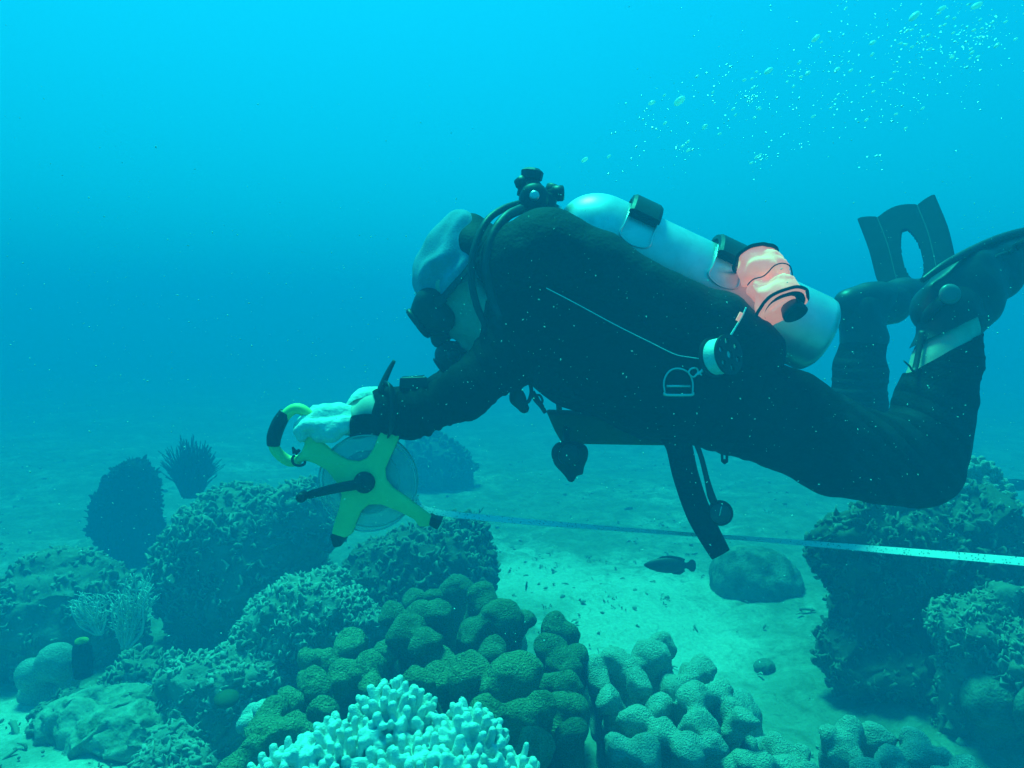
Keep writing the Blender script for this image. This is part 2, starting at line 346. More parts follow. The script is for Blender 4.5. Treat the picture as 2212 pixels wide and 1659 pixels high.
# ------------------------------------------------------------------ sea floor
REEF = []            # (x, y, radius, height) gentle rises under the coral heads
def gz(x, y):
    z = .10*noise.noise(Vector((x*.45, y*.45, 3)))+.05*noise.noise(Vector((x*1.3, y*1.3, 9)))
    z += .30*math.exp(-(((x+.35)/.75)**2+((y-1.25)/.55)**2))+.10*math.exp(-(((x+1.5)/.7)**2+((y-2.1)/.8)**2))
    z += .22*math.exp(-(((x-1.9)/.6)**2+((y-2.6)/.8)**2))
    z += min(.35, max(0, (y-9)*.02))
    return z
def build_floor():
    xs = np.sinh(np.linspace(-4.3, 4.3, 330)); xs = xs/xs.max()*40
    ys = np.concatenate([np.linspace(-40, -.3, 30), np.linspace(-.2, 7, 300), 7+33*(np.linspace(0, 1, 90)[1:]**1.8)])
    v = []
    for y in ys:
        for x in xs:
            z = gz(x, y)
            if -6 < x < 6 and y < 9: z += .020*noise.noise(Vector((x*5, y*5, 1)))+.012*noise.noise(Vector((x*13, y*13, 4)))+.008*noise.noise(Vector((x*31, y*31, 6)))
            v.append((x, y, z))
    nx = len(xs); f = [(j*nx+i, j*nx+i+1, (j+1)*nx+i+1, (j+1)*nx+i) for j in range(len(ys)-1) for i in range(nx-1)]
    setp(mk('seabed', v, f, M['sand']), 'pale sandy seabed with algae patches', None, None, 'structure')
build_floor()

# ------------------------------------------------------------------ corals
def blades(acc, tree, c, rad, n, h=(.025, .05), L=(.03, .08), w=.006, zmin=-.1, seed=1, spread=.55, jit=.03):
    """many small curled upright plates over a mound (centre c, radii rad)"""
    g = random.Random(seed)
    for _ in range(n):
        while True:
            d = Vector((g.gauss(0, 1), g.gauss(0, 1), g.gauss(0, 1))).normalized()
            if d.z > zmin and d.y < .75: break
        p0 = Vector((c[0]+d.x*rad[0], c[1]+d.y*rad[1], c[2]+d.z*rad[2]))
        hit = tree.ray_cast(Vector(c)+(p0-Vector(c))*1.8, (Vector(c)-p0).normalized())
        if hit[0] is None: continue
        if noise.noise(hit[0]*7+Vector((seed, 0, 0))) < -.22 and g.random() < .6: continue
        p0, nr = hit[0], hit[1].normalized()
        if nr.dot(d) < 0: nr = -nr
        up = (nr*spread+Vector((0, 0, 1-spread))+Vector((g.gauss(0, .22), g.gauss(0, .22), 0))).normalized()
        t = up.cross(Vector((g.gauss(0, 1), g.gauss(0, 1), g.gauss(0, 1)))).normalized()
        sz = 1+.5*noise.noise(p0*4.5+Vector((0, seed, 0))); ln = g.uniform(*L)*sz; hh = g.uniform(*h)*sz; k = g.uniform(-1, 1)*30; m = 5; v = []; ang = g.uniform(-.38, .38); ww = w*g.uniform(.55, 1.2)
        p = p0-up*.015
        for i in range(m):
            s = up.cross(t).normalized(); e = 1-.45*abs(2*i/(m-1)-1)**2; hz = hh*e*g.uniform(.6, 1.2)
            for a, b in ((-ww*.7, 0), (-ww*1.1, hz*.82), (-ww*.5, hz), (ww*.5, hz), (ww*1.1, hz*.82), (ww*.7, 0)):
                v.append(p+s*(a+.012*b/hh*math.sin(i*1.7+k))+up*b)
            t = (Quaternion(up, ang+g.uniform(-.3, .3)) @ t).normalized(); p = p+t*ln/(m-1)
        f = [(i*6+j, i*6+j+1, i*6+7+j, i*6+6+j) for i in range(m-1) for j in range(5)]+[(5, 4, 3, 2, 1, 0), tuple((m-1)*6+j for j in range(6))]
        acc.add((v, f)); acc.m[-len(f):] = [1 if j in (1, 2, 3) else 0 for i in range(m-1) for j in range(5)]+[0, 0]
def mound(c, rad, seed, extra=(), res=.015, amp=.035, sc=6):
    b = Blob(res, .06); b.ell(c, rad)
    for q in extra: b.ell(q[0], q[1])
    V, Q = b.mesh(); V = wobble(V, amp, sc, seed, amp*.45, sc*3.3); return wobble(V, .010, 45, seed+2), [tuple(q) for q in Q.tolist()]
def leafy(label, x, y, Y, rx, rz, n, m, seed, ry=None, extra=(), name='leafy_coral', cat='coral', group='leafy coral heads', jit=.045, **kw):
    c = P(x, y, Y); c = np.array(c); rad = np.array((px(rx, Y), ry or px(rx, Y)*.9, px(rz, Y)))
    ex = [(np.array(P(a, b, d)), np.array((px(r1, d), px(r1, d)*.8, px(r2, d)))) for a, b, d, r1, r2 in extra]
    a = Acc(); gzv = gz(c[0], c[1])
    root = np.array((c[0], c[1], (gzv+c[2]-rad[2])/2)); stem = (root, np.array((rad[0]*.8, rad[1]*.8, max(.05, abs(c[2]-gzv)*.75+.05))))
    mv, mf = mound(c, rad*.96, seed, [(e[0], e[1]*.96) for e in ex]+[stem], amp=jit); a.add((mv, mf))
    tree = BVHTree.FromPolygons([Vector(q) for q in mv], mf)
    tot = rad[0]*rad[2]+sum(e[1][0]*e[1][2] for e in ex)
    for i, (cc, rr) in enumerate([(c, rad)]+ex):
        blades(a, tree, cc, rr, int(n*rr[0]*rr[2]/tot), seed=seed*10+i, **kw)
    blades(a, tree, stem[0]+np.array((0, 0, .05)), stem[1], int(n*.35), seed=seed*10+9, **kw)
    o = a.obj(name, None, smooth=True, mats=[M[m], M[m+'_rim']], origin=(c[0], c[1], gzv)); return setp(o, label, cat, group)
leafy('big dark leafy coral head with pale curled edges behind the yellow reel', 530, 1235, 3.2, 185, 195, 1500, 'ruff', 1, extra=[(640, 1130, 3.1, 95, 95), (420, 1260, 3.0, 80, 150)], zmin=-.35, L=(.02, .055), h=(.02, .045))
leafy('rounded leafy coral head at the left edge behind the sea fans', 135, 1345, 2.9, 175, 165, 950, 'ruff', 2, extra=[(20, 1400, 2.9, 110, 130)], zmin=-.3, h=(.018, .035), L=(.015, .04))
leafy('knobbly leafy coral between the big dark head and the olive lobes', 680, 1350, 2.5, 150, 110, 1200, 'ruffp', 3, extra=[(570, 1400, 2.45, 90, 90)], w=.006, h=(.018, .036), L=(.012, .034), jit=.06)
leafy('sloping leafy coral left of the white finger coral', 470, 1560, 2.25, 115, 145, 1250, 'ruffp', 4, extra=[(390, 1500, 2.3, 60, 90), (560, 1470, 2.3, 70, 70)], w=.006, h=(.016, .034), L=(.012, .032), zmin=-.4, jit=.06)
leafy('low dark leafy coral below the reel foot and tape', 900, 1255, 2.9, 160, 115, 900, 'ruffd', 5, extra=[(1000, 1210, 3.0, 70, 90)], zmin=-.2, L=(.02, .05), h=(.02, .045))
leafy('tall dark coral outcrop under the diver knee at right', 2070, 1290, 2.65, 150, 255, 2600, 'ruffd', 6, extra=[(1840, 1190, 2.55, 70, 72), (1890, 1290, 2.55, 78, 75), (1850, 1385, 2.48, 72, 62), (1935, 1460, 2.42, 90, 60), (1930, 1120, 2.6, 88, 58), (2180, 1320, 2.55, 90, 130), (1985, 1200, 2.5, 80, 90)], zmin=-.75, ry=.36, jit=.08, L=(.015, .038), h=(.02, .04))
leafy('pale leafy coral patch on the flank of the right outcrop', 2090, 1370, 2.22, 85, 75, 480, 'ruff', 7, extra=[(2170, 1310, 2.25, 50, 40)], w=.005, zmin=-.5, L=(.012, .032), h=(.015, .032))
leafy('leafy coral cut by the right picture edge above the round boulder', 2215, 1440, 2.15, 90, 105, 700, 'ruff', 8, w=.005, zmin=-.6, L=(.012, .032), h=(.015, .032))
leafy('faint dark coral head far behind the tape reel', 935, 1015, 6.2, 85, 75, 260, 'ruffd', 9, h=(.04, .09), L=(.05, .1), extra=[(890, 1030, 6.2, 60, 50)])
leafy('small leafy coral in the gap beside the sea fan foot', 300, 1480, 2.5, 85, 50, 300, 'ruff', 11, L=(.015, .04))
leafy('low scrubby coral at the bottom edge in the lower left', 370, 1640, 1.95, 90, 45, 320, 'ruffp', 12, L=(.012, .035), h=(.012, .03), jit=.06)
leafy('scrubby coral on the rock slope under the pale two lobed boulder', 160, 1550, 2.3, 110, 40, 260, 'ruff', 13, L=(.012, .035), h=(.012, .03), jit=.06)

def lobed(label, lobes, m, base, seed, k=.017, res=.0085, zp=.4, tall=.16, name='lobed_coral', amp=.012, grow=1.2):
    b = Blob(res, k); pts = []
    gh = random.Random(seed+500)
    for x, y, r in lobes:
        p = PZ(x, y, zp+gh.uniform(-.03, .03)); rr = px(r, p.y)*grow; pts.append((p, rr))
    cen = Vector((sum(p.x for p, _ in pts)/len(pts), sum(p.y for p, _ in pts)/len(pts), 0))
    g = random.Random(seed)
    for p, rr in pts:
        d = (p-cen); q = Vector((p.x-.25*d.x, p.y-.12*d.y+.05, p.z-tall))
        b.cone(p, q, rr*.92, rr*g.uniform(.8, .95)); b.cone(q, (q.x-.1*d.x, q.y+.03, max(.0, q.z-.3)), rr*.9, rr*1.1, k*2)
        for j in range(3):
            tt = g.uniform(.0, 1); an = g.uniform(0, 6.28); e = Vector((math.cos(an), math.sin(an)-.5, 0)).normalized()*rr*.62; zz = q.z*(1-tt)+max(0, q.z-.22)*tt
            b.ell((q.x-.08*d.x*tt+e.x, q.y+e.y, zz), [rr*g.uniform(.55, .8)]*3, k=k)
        for j in range(2):
            an = g.uniform(0, 6.28); e = Vector((math.cos(an), math.sin(an)-.3, g.uniform(-.6, .3)))*rr*.62
            b.ell(p+e, [rr*g.uniform(.5, .66)]*3, k=k*.8)
    for x, y, z, r1, r2 in base:
        p = PZ(x, y, z); b.ell(p, (px(r1, p.y), px(r1, p.y)*.8, px(r2, p.y)), k=.04)
    V, Q = b.mesh(); V = wobble(V, amp, 16, seed, amp*.30, 60)
    o = mk(name, V, Q, M[m], origin=(cen.x, cen.y, gz(cen.x, cen.y))); return setp(o, label, 'coral', 'lobed corals')
z2 = lambda L: [(530.9+a*.32, 1150.2+b*.32, r*.32) for a, b, r in L]
z3 = lambda L: [(1150.2+a*.28, 1238.7+b*.28, r*.28) for a, b, r in L]
z4 = lambda L: [(1415.7+a*.424, 955.6+b*.424, r*.424) for a, b, r in L]
lobed('tall dark olive lobed coral in the middle behind the white fingers', z2([(1410, 390, 95), (1590, 430, 95), (1120, 455, 72), (1250, 435, 55), (1000, 560, 78), (1190, 550, 90), (1310, 550, 80), (1100, 670, 115), (1210, 740, 88), (1720, 590, 135), (1540, 680, 95), (1670, 790, 95), (1850, 590, 70)]), 'lobed', [(920, 1440, .1, 110, 90), (1040, 1400, .1, 100, 90)], 21, zp=.46)
lobed('olive lobed coral directly behind the tips of the white finger coral', z2([(1300, 865, 95), (1500, 940, 120), (1170, 1005, 82), (1830, 965, 150), (1290, 970, 85), (1620, 1210, 112), (1850, 1240, 108), (2010, 1180, 88), (1960, 1430, 112), (1210, 1270, 82), (1700, 1060, 90)]), 'lobeo', [(1000, 1560, .1, 130, 110), (1120, 1600, .1, 80, 90)], 22, zp=.46)
lobed('pair of dark olive lobes beside the bright sand channel', z2([(2050, 770, 88), (2085, 630, 80), (2175, 690, 75), (2140, 880, 95), (2240, 850, 70), (2075, 1040, 92), (2195, 1030, 86), (2125, 1190, 98), (2235, 1170, 76), (2090, 1340, 80), (2200, 1350, 84)]), 'lobed', [(1220, 1500, .1, 75, 90)], 23, zp=.42)
lobed('olive green lobed coral above the left end of the white fingers', z2([(700, 745, 100), (450, 875, 90), (650, 960, 100), (830, 935, 112), (480, 1015, 90), (930, 795, 75), (850, 1040, 82), (430, 1090, 72), (400, 980, 60), (560, 870, 70)]), 'lobeo', [(740, 1510, .1, 110, 80)], 24, zp=.44, amp=.016)
lobed('low olive lobed coral at the bottom edge left of the white fingers', z2([(300, 1130, 90), (200, 1210, 80), (550, 1215, 88), (300, 1340, 112), (130, 1345, 100), (50, 1480, 92), (300, 1490, 95), (-70, 1590, 90), (420, 1420, 90)]), 'lobeo', [(620, 1640, .1, 110, 80)], 25, zp=.44, amp=.018)
lobed('small pale knobbly coral between leafy slope and olive lobes', z2([(135, 1195, 58), (70, 1250, 55), (170, 1240, 45), (10, 1290, 45)]), 'pale', [(560, 1560, .32, 45, 45)], 26, zp=.44, tall=.08, name='knobbly_coral')
lobed('grey green lobed coral in the centre foreground beside the sand', z3([(650, 675, 100), (930, 650, 128), (990, 530, 78), (460, 725, 78), (740, 755, 72), (510, 835, 90), (810, 825, 78), (590, 975, 92), (780, 1125, 98), (1070, 865, 86), (1210, 795, 86), (1315, 720, 82), (1275, 1155, 110), (1250, 950, 105), (1370, 930, 80), (1490, 885, 65), (1500, 1045, 84), (1635, 1105, 78), (860, 1370, 115), (1190, 1360, 115), (640, 1330, 82), (1400, 1310, 80), (980, 1010, 90), (1010, 1230, 95)]), 'lobeg', [(1430, 1600, .05, 140, 110), (1560, 1560, .05, 90, 80), (1380, 1560, .2, 95, 80), (1470, 1590, .2, 100, 80), (1560, 1590, .2, 60, 60)], 27, zp=.36, tall=.12, k=.016, grow=1.26)
lobed('cluster of small grey lobes low at the bottom edge right of centre', z3([(1650, 1450, 88), (1790, 1460, 78), (1960, 1490, 90), (1880, 1320, 92), (1460, 1480, 80), (2060, 1390, 62), (1690, 1340, 60), (2140, 1530, 80)]), 'lobeg', [(1660, 1660, .05, 90, 60)], 28, zp=.27, tall=.14)
lobed('grey lobed coral at the bottom right corner of the sand', z4([(880, 1490, 44), (965, 1560, 74), (990, 1455, 58), (1110, 1495, 72), (1180, 1595, 55), (1330, 1525, 64), (1335, 1605, 74), (1455, 1605, 54), (1585, 1665, 68), (1075, 1660, 70), (1250, 1690, 60), (1480, 1720, 60)]), 'lobeg', [(1900, 1680, .05, 120, 70)], 29, zp=.3, tall=.2, k=.012)

def fingers(label, peaks, m, seed, n, fr, fl, res, name, skip=None):
    b = Blob(res, fr*.45); g = random.Random(seed); cen = Vector(peaks[0][0])
    for c, rad in peaks: b.ell(c, rad, k=.03)
    for c, rad in peaks:
        c = Vector(c); made = []; tries = 0
        while len(made) < n*rad[0]*rad[2]/(peaks[0][1][0]*peaks[0][1][2]) and tries < 9000:
            tries += 1
            d = Vector((g.gauss(0, 1), g.gauss(0, 1), g.gauss(0, 1))).normalized()
            if d.z < -.15 or d.y > .6: continue
            p = Vector((c.x+d.x*rad[0], c.y+d.y*rad[1], c.z+d.z*rad[2]))
            if any((p-q).length < fr*1.66 for q in made): continue
            if any(sum(((p[i]-k[0][i])/k[1][i])**2 for i in range(3)) < .8 for k in peaks if Vector(k[0]) != c): continue
            made.append(p); nr = Vector((d.x/rad[0], d.y/rad[1], d.z/rad[2])).normalized()
            u = (nr*.6+Vector((0, 0, .55))+Vector((g.gauss(0, .12), g.gauss(0, .12), 0))).normalized(); L = g.uniform(*fl)
            r = fr*g.uniform(.85, 1.15); b.cone(p-u*.01, p+u*L, r*1.05, r*.82)
            if g.random() < .35:
                s = u.orthogonal(); s.rotate(Quaternion(u, g.uniform(0, 6.28))); b.cone(p+u*L*.4, p+u*L*.75+s*fr*1.7, r*.8, r*.68)
    V, Q = b.mesh(); V = wobble(V, fr*.25, 60, seed)
    return setp(mk(name, V, Q, M[m], origin=(cen.x, cen.y, gz(cen.x, cen.y))), label, 'coral')
def pk(x, y, Y, rx, rz, ry=None):
    Y *= .88 if Y < 1.5 else 1
    return (tuple(P(x, y, Y)), (px(rx, Y), ry or px(rx, Y)*.85, px(rz, Y)))
fingers('bleached white finger coral at the bottom edge of the reef',
        [pk(850, 1620, 1.30, 85, 118), pk(745, 1680, 1.26, 100, 95), pk(1010, 1655, 1.27, 72, 105), pk(640, 1720, 1.22, 90, 75), pk(920, 1740, 1.2, 160, 110), pk(1110, 1720, 1.24, 60, 70)],
        'white', 31, 330, .0080, (.014, .032), .0030, 'finger_coral')
fingers('knobbed finger coral on top of the right outcrop behind the knee',
        [pk(2085, 1100, 2.7, 75, 95), pk(2120, 1160, 2.62, 45, 85)], 'lobeg', 32, 120, .0155, (.02, .05), .007, 'finger_coral')

def boulder(label, parts, m, seed, res=.014, amp=.02, name='boulder_coral', cat='coral', k=.05):
    b = Blob(res, k)
    for x, y, Y, rx, rz in parts: b.ell(P(x, y, Y), (px(rx, Y), px(rx, Y)*.85, px(rz, Y)))
    c = P(*parts[0][:3]); V, Q = b.mesh(); V = wobble(V, amp, 9, seed, amp*.35, 30); V = wobble(V, amp*.14, 75, seed+1)
    return setp(mk(name, V, Q, M[m], origin=(c.x, c.y, gz(c.x, c.y))), label, cat)
boulder('round dark boulder coral on the sand behind the fish', [(1628, 1265, 3.5, 100, 85), (1590, 1215, 3.5, 50, 32), (1680, 1290, 3.5, 55, 80)], 'boulder', 41)
boulder('pale two lobed boulder coral at the lower left', [(122, 1432, 2.5, 40, 42), (72, 1458, 2.5, 34, 38), (150, 1468, 2.52, 24, 24), (105, 1495, 2.55, 62, 40)], 'lobeg', 42, .009, .010, k=.015)
boulder('smooth round boulder coral near the right picture edge', [(2140, 1515, 2.1, 62, 62), (2190, 1530, 2.1, 45, 60), (2150, 1600, 2.15, 60, 90)], 'boulder', 43, .01, .008)
boulder('small round boulder coral touching the right picture edge', [(2225, 1535, 2.0, 38, 55)], 'boulder', 44, .01, .01)
leafy('dark barrel shaped sponge standing in the distance at left', 285, 1075, 4.2, 52, 85, 900, 'sponge', 45, extra=[(245, 1105, 4.2, 48, 85), (300, 1150, 4.2, 55, 110)], name='barrel_sponge', cat='sponge', group=None, w=.004, L=(.008, .02), h=(.02, .045), zmin=-.6, spread=.9)
boulder('small dark stone alone on the pale sand channel', [(1655, 1440, 2.75, 20, 11), (1645, 1443, 2.75, 14, 9)], 'boulder', 46, .006, .008, 'stone', 'stone')
boulder('low flat stone on the sand left of the fish', [(1172, 1252, 3.9, 24, 11)], 'boulder', 47, .008, .01, 'stone', 'stone')
boulder('broad pale rock slope in the lower left corner', [(215, 1555, 2.2, 115, 58), (285, 1590, 2.12, 95, 45), (120, 1575, 2.22, 55, 28)], 'rock', 48, .012, .055, 'reef_rock', 'rock', .08)

def bushy(label, x, y, Y, w_, h_, n, seed, m='sponge', name='feathery_coral', r=.0025, pale=False):
    g = random.Random(seed); a = Acc(); b0 = P(x, y, Y)
    for i in range(n):
        u = g.uniform(-1, 1); d = Vector((u*w_, g.uniform(-.5, .5)*w_, h_*g.uniform(.5, 1)*(1-.25*u*u)))
        p = [b0+Vector((u*w_*.35, d.y*.3, 0)), b0+d*.5+Vector((g.gauss(0, .012), g.gauss(0, .012), 0)), b0+d+Vector((g.gauss(0, .02), g.gauss(0, .02), g.gauss(0, .02)))]
        a.add(tube(p, [r*1.3, r, r*.6], 5, 4))
    return setp(a.obj(name, M[m], origin=b0), label, 'coral')
bushy('dark feathery bush coral beside the barrel sponge', 415, 1075, 4.2, .14, .36, 420, 51, r=.0035)
def fan(label, x, y, Y, dirx, dirz, L, n, seed, wd):
    g = random.Random(seed); a = Acc(); b0 = P(x, y, Y)
    for i in range(n):
        s = (i/(n-1)-.5)*2; base = b0+Vector((s*.012, g.uniform(-.01, .01), 0))
        d = Vector((dirx+s*wd, g.gauss(0, .12), dirz)).normalized()*L*g.uniform(.7, 1)*(1-.2*s*s)
        pts = [base, base+d*.35+Vector((g.gauss(0, .008), 0, g.gauss(0, .008))), base+d*.7+Vector((g.gauss(0, .012), g.gauss(0, .01), 0)), base+d]
        a.add(tube(pts, [.0042, .0038, .003, .002], 5, 4))
        for t in (.3, .42, .54, .66, .78, .9):
            q = pts[0].lerp(pts[-1], t); e = Vector((g.uniform(-1, 1), g.uniform(-.3, .3), g.uniform(.1, .9))).normalized()*g.uniform(.02, .05)
            a.add(tube([q, q+e*.5+Vector((0, 0, .004)), q+e], [.002, .0016, .001], 4, 3))
            a.add(tube([q, q-Vector((e.x, e.y, -e.z))*.7], [.0018, .001], 4, 3))
    return setp(a.obj('sea_fan', M['fan'], origin=b0), label, 'sea fan')
fan('tall pale lacy sea fan leaning right at the left reef', 272, 1400, 2.45, .25, 1, .29, 20, 61, .30)
fan('smaller pale lacy sea fan left of the tall one', 215, 1370, 2.45, -.45, 1, .18, 17, 62, .55)
t_ = thing('tube_sponge', P(180, 1430, 2.45), 'short dark tube sponge with a yellow top below the sea fans', 'sponge')
b = P(180, 1460, 2.45)
mk('stem', *lathe(b, (0, 0, 1), [(0, .03), (.05, .034), (.10, .032), (.125, .026)], 20), M['sponge'], t_)
mk('tip', *lathe(b+Vector((0, 0, .1252)), (.1, -.1, 1), [(0, .024), (.008, .022), (.012, .012), (.013, .003)], 16), M['tip'], t_)
t_ = setp(mk('cup_coral', *lathe(P(350, 1520, 2.4), (.25, -.2, 1), [(0, .012), (.02, .02), (.05, .045), (.062, .075), (.066, .072), (.052, .035), (.04, .006)], 24), M['pale']), 'small pale cup shaped coral on the lower left slope', 'coral')
t_ = setp(mk('flat_sponge', *lathe(P(490, 1520, 1.95), (.1, -.2, 1), [(0, .02), (.012, .034), (.022, .034), (.03, .015), (.032, .002)], 20), M['olive']), 'small green disc sponge on the leafy slope', 'sponge')

def rubble():
    g = random.Random(5); a = Acc(); bm = bmesh.new(); bmesh.ops.create_icosphere(bm, subdivisions=1, radius=1); bv = [p.co.copy() for p in bm.verts]; bf = [tuple(q.index for q in fc.verts) for fc in bm.faces]; bm.free()
    for i in range(3200):
        Y = 1.4+6.5*g.random()**1.5; x = g.uniform(-1, 1)*(.5+Y*.8)
        if noise.noise(Vector((x*1.6, Y*1.6, 20)))+.6*noise.noise(Vector((x*5, Y*5, 2))) < .05 and g.random() < .85: continue
        z = gz(x, Y)+.006; s = g.uniform(.004, .014)*(1 if g.random() < .93 else 2.2); p = Vector((x, Y, z))
        if g.random() < .55:
            rt = Quaternion((g.gauss(0, 1), g.gauss(0, 1), g.gauss(0, 1), g.gauss(0, 1))).normalized(); k = [g.uniform(.5, 1.5) for _ in range(3)]
            a.add(([p+rt @ Vector((q.x*s*k[0]*g.uniform(.8, 1.2), q.y*s*k[1], q.z*s*k[2]*.7)) for q in bv], bf), g.choice((0, 0, 1)))
        else:
            s *= 1.5; an = g.uniform(0, 6.28); d = Vector((math.cos(an), math.sin(an), g.uniform(-.1, .5)))
            q = [p-d*s, p+Vector((g.gauss(0, s*.5), g.gauss(0, s*.5), s*.3)), p+d*s]; a.add(tube(q, [s*.18, s*.28, s*.14], 5, 2), g.choice((0, 1, 1)))
    setp(a.obj('coral_rubble', None, mats=[M['rub'], M['drift']]), 'scattered coral rubble and algae tufts on the sand', 'rubble', None, 'stuff')
rubble()
def ground_tufts():
    g = random.Random(15); a = Acc()
    for i in range(450):
        Y = 1.5+5.0*g.random()**1.3; x = g.uniform(-1, 1)*(.4+Y*.8)
        if noise.noise(Vector((x*1.3, Y*1.3, 40)))+.5*noise.noise(Vector((x*4, Y*4, 7))) < .08: continue
        p = Vector((x, Y, gz(x, Y)-.002))
        for k in range(7):
            an = g.uniform(0, 6.28); d = Vector((math.cos(an)*.7, math.sin(an)*.7, g.uniform(.3, 1)))*g.uniform(.006, .022); o = Vector((g.gauss(0, .018), g.gauss(0, .018), 0))
            a.add(tube([p+o, p+o+d*.6+Vector((0, 0, .004)), p+o+d], [.0032, .0026, .001], 4, 2, smooth=False), g.choice((0, 0, 1)))
    setp(a.obj('algae_turf', None, mats=[M['drift'], M['rub']]), 'short dark algae turf on the seabed', 'algae', None, 'stuff')
ground_tufts()

# ------------------------------------------------------------------ the diver
def build_person():
    Yc = 1.60
    root = thing('person', P(1500, 860, Yc), 'scuba diver in a black wetsuit swimming left above the reef holding a tape reel', 'person')
    b = Blob(.006, .03)
    pe = Vector((0, 1, 0))
    # trunk: three parallel chains give it breadth
    for dy, s in ((-.085, .92), (0, 1.02), (.085, .92)):
        b.chain([P(1150, 690, Yc)+pe*dy, P(1270, 745, Yc)+pe*dy, P(1420, 820, Yc)+pe*dy, P(1570, 862, Yc)+pe*dy*.9],
                [.118*s, .135*s, .122*s, .105*s])
    b.cone(P(1130, 680, 1.46), P(1130, 680, 1.74), .07, .07)
    b.chain([P(1110, 665, Yc), P(1050, 635, Yc)], [.068, .058])                       # neck
    # near (left) arm
    b.chain([P(1125, 745, 1.455), P(1005, 848, 1.40), P(905, 892, 1.38), P(850, 892, 1.395), P(806, 893, 1.40)], [.070, .043, .038, .038, .036])
    b.cone(P(806, 893, 1.40), P(770, 912, 1.402), .030, .024, .012)                      # wrist
    # far (right) arm, crossing behind the near one
    b.chain([P(1125, 720, 1.75), P(990, 850, 1.66), P(880, 890, 1.56), P(830, 880, 1.50)], [.066, .054, .048, .042])
    b.cone(P(830, 880, 1.50), P(795, 872, 1.47), .036, .030, .012)
    # near leg
    b.chain([P(1580, 868, 1.53), P(1690, 905, 1.50), P(1800, 963, 1.49), P(1900, 990, 1.48), P(1985, 1006, 1.48)], [.100, .096, .092, .084, .076])
    b.chain([P(1985, 1006, 1.48), P(2005, 940, 1.485), P(2022, 860, 1.50), P(2042, 780, 1.51), P(2056, 715, 1.52)], [.074, .069, .066, .058, .045])
    b.chain([P(2056, 715, 1.52), P(2045, 670, 1.53), P(2100, 630, 1.57), P(2165, 590, 1.61)], [.045, .045, .040, .030])   # foot
    # far leg
    b.chain([P(1580, 868, 1.70), P(1720, 915, 1.80), P(1853, 960, 1.90)], [.098, .09, .072])
    b.chain([P(1853, 960, 1.90), P(1852, 880, 1.91), P(1858, 800, 1.93), P(1866, 730, 1.95)], [.070, .062, .056, .046])
    b.chain([P(1866, 730, 1.95), P(1855, 675, 1.96), P(1920, 655, 2.0), P(1985, 640, 2.06)], [.044, .042, .038, .030])
    # head: face turned down and to the left
    fv = Vector((-.80, 0, -.60)); uv = Vector((-.60, 0, .80)); rot = np.array([fv, (0, 1, 0), uv])
    hc = P(1012, 622, 1.56)
    def H(f, s, u): return hc+fv*f+Vector((0, s, 0))+uv*u
    b.ell(H(-.005, 0, .035), (.098, .078, .095), rot, k=.02)
    b.ell(H(.022, 0, -.045), (.074, .062, .092), rot, k=.03)                            # face and jaw
    b.cone(H(.085, 0, -.02), H(.108, 0, -.052), .010, .015, .012)                        # nose
    b.cone(H(.080, -.03, .015), H(.080, .03, .015), .014, .014, .012)                    # brow
    b.cone(H(.080, -.018, -.095), H(.080, .018, -.095), .011, .011, .012)                # lips
    b.ell(H(.068, 0, -.125), (.022, .026, .018), rot, k=.02)                             # chin
    for s in (-1, 1):
        b.ell(H(-.008, s*.072, -.03), (.020, .010, .032), rot, k=.008)                   # ears
        b.ell(H(.078, s*.031, -.012), (.012, .014, .012), rot, k=.004)                   # eyes
    # near hand closed over the reel handle: palm, four fingers, thumb
    yh = 1.392
    b.chain([P(775, 912, 1.402), P(735, 905, yh+.008), P(703, 900, yh)], [.024, .027, .024], .012)
    for i, (dy, ln) in enumerate(((-.036, .92), (-.012, 1.06), (.012, 1.0), (.036, .82))):
        kx = P(697+dy*250, 903-dy*430, yh+dy)
        def q(ax, ay): return kx+Vector((px(ax, yh)*ln, 0, -px(ay, yh)))
        b.chain([P(737, 906-dy*300, yh+dy*.75), kx], [.0120, .0096], .003)
        b.chain([kx, q(-30, -2), q(-46, 12), q(-40, 26)], [.0096, .0088, .0082, .0075], .002)
    b.chain([P(745, 918, yh-.03), P(715, 938, yh-.036), P(690, 941, yh-.03), P(672, 932, yh-.02)], [.014, .0125, .011, .009], .006)
    b.ell(P(712, 912, yh+.004), (.026, .026, .016), k=.008)
    # far hand, relaxed, behind the cuff of the near arm
    b.chain([P(795, 872, 1.47), P(775, 885, 1.46)], [.032, .026], .012)
    for i, (dy, ln) in enumerate(((-.03, .9), (-.01, 1.05), (.01, 1), (.03, .8))):
        k0 = P(768, 890, 1.46+dy*.8); e = Vector((-.022*ln, .002, -.014)); b.chain([P(780, 882, 1.46+dy*.6), k0, k0+e, k0+e*1.7+Vector((.004, 0, -.014))], [.012, .0108, .0098, .0085], .005)
    b.chain([P(790, 890, 1.435), P(778, 902, 1.43), P(765, 908, 1.43)], [.012, .011, .009], .005)
    Fd = b.field(); lo, res = b.lo, b.res
    V, Q = nets(Fd, lo, res); mk('body', V, Q, M['skin'], root)
    # regions read off the body for what it wears
    V5, Q5 = nets(Fd-.006, lo, res); x, y = proj(V5); Yv = V5[:, 1]
    legcut = (x > 1940) & (Yv < 1.72) & (y < 785-(x-1992)*.50)
    fleg = (x > 1780) & (Yv > 1.78) & (y < 735)
    head = (x < 1062+(y-600)*.05) & (y < 782) & (Yv > 1.45) & ((x < 1045) | (y < 640))
    hand = (x < 806) | ((Yv > 1.435) & (x < 812) & (y < 905))
    ws = ~(legcut | fleg | head | hand)
    Vw, Qw = keep(V5, Q5, ws); Vw = wobble(Vw, .006, 11, 3, .0025, 34)
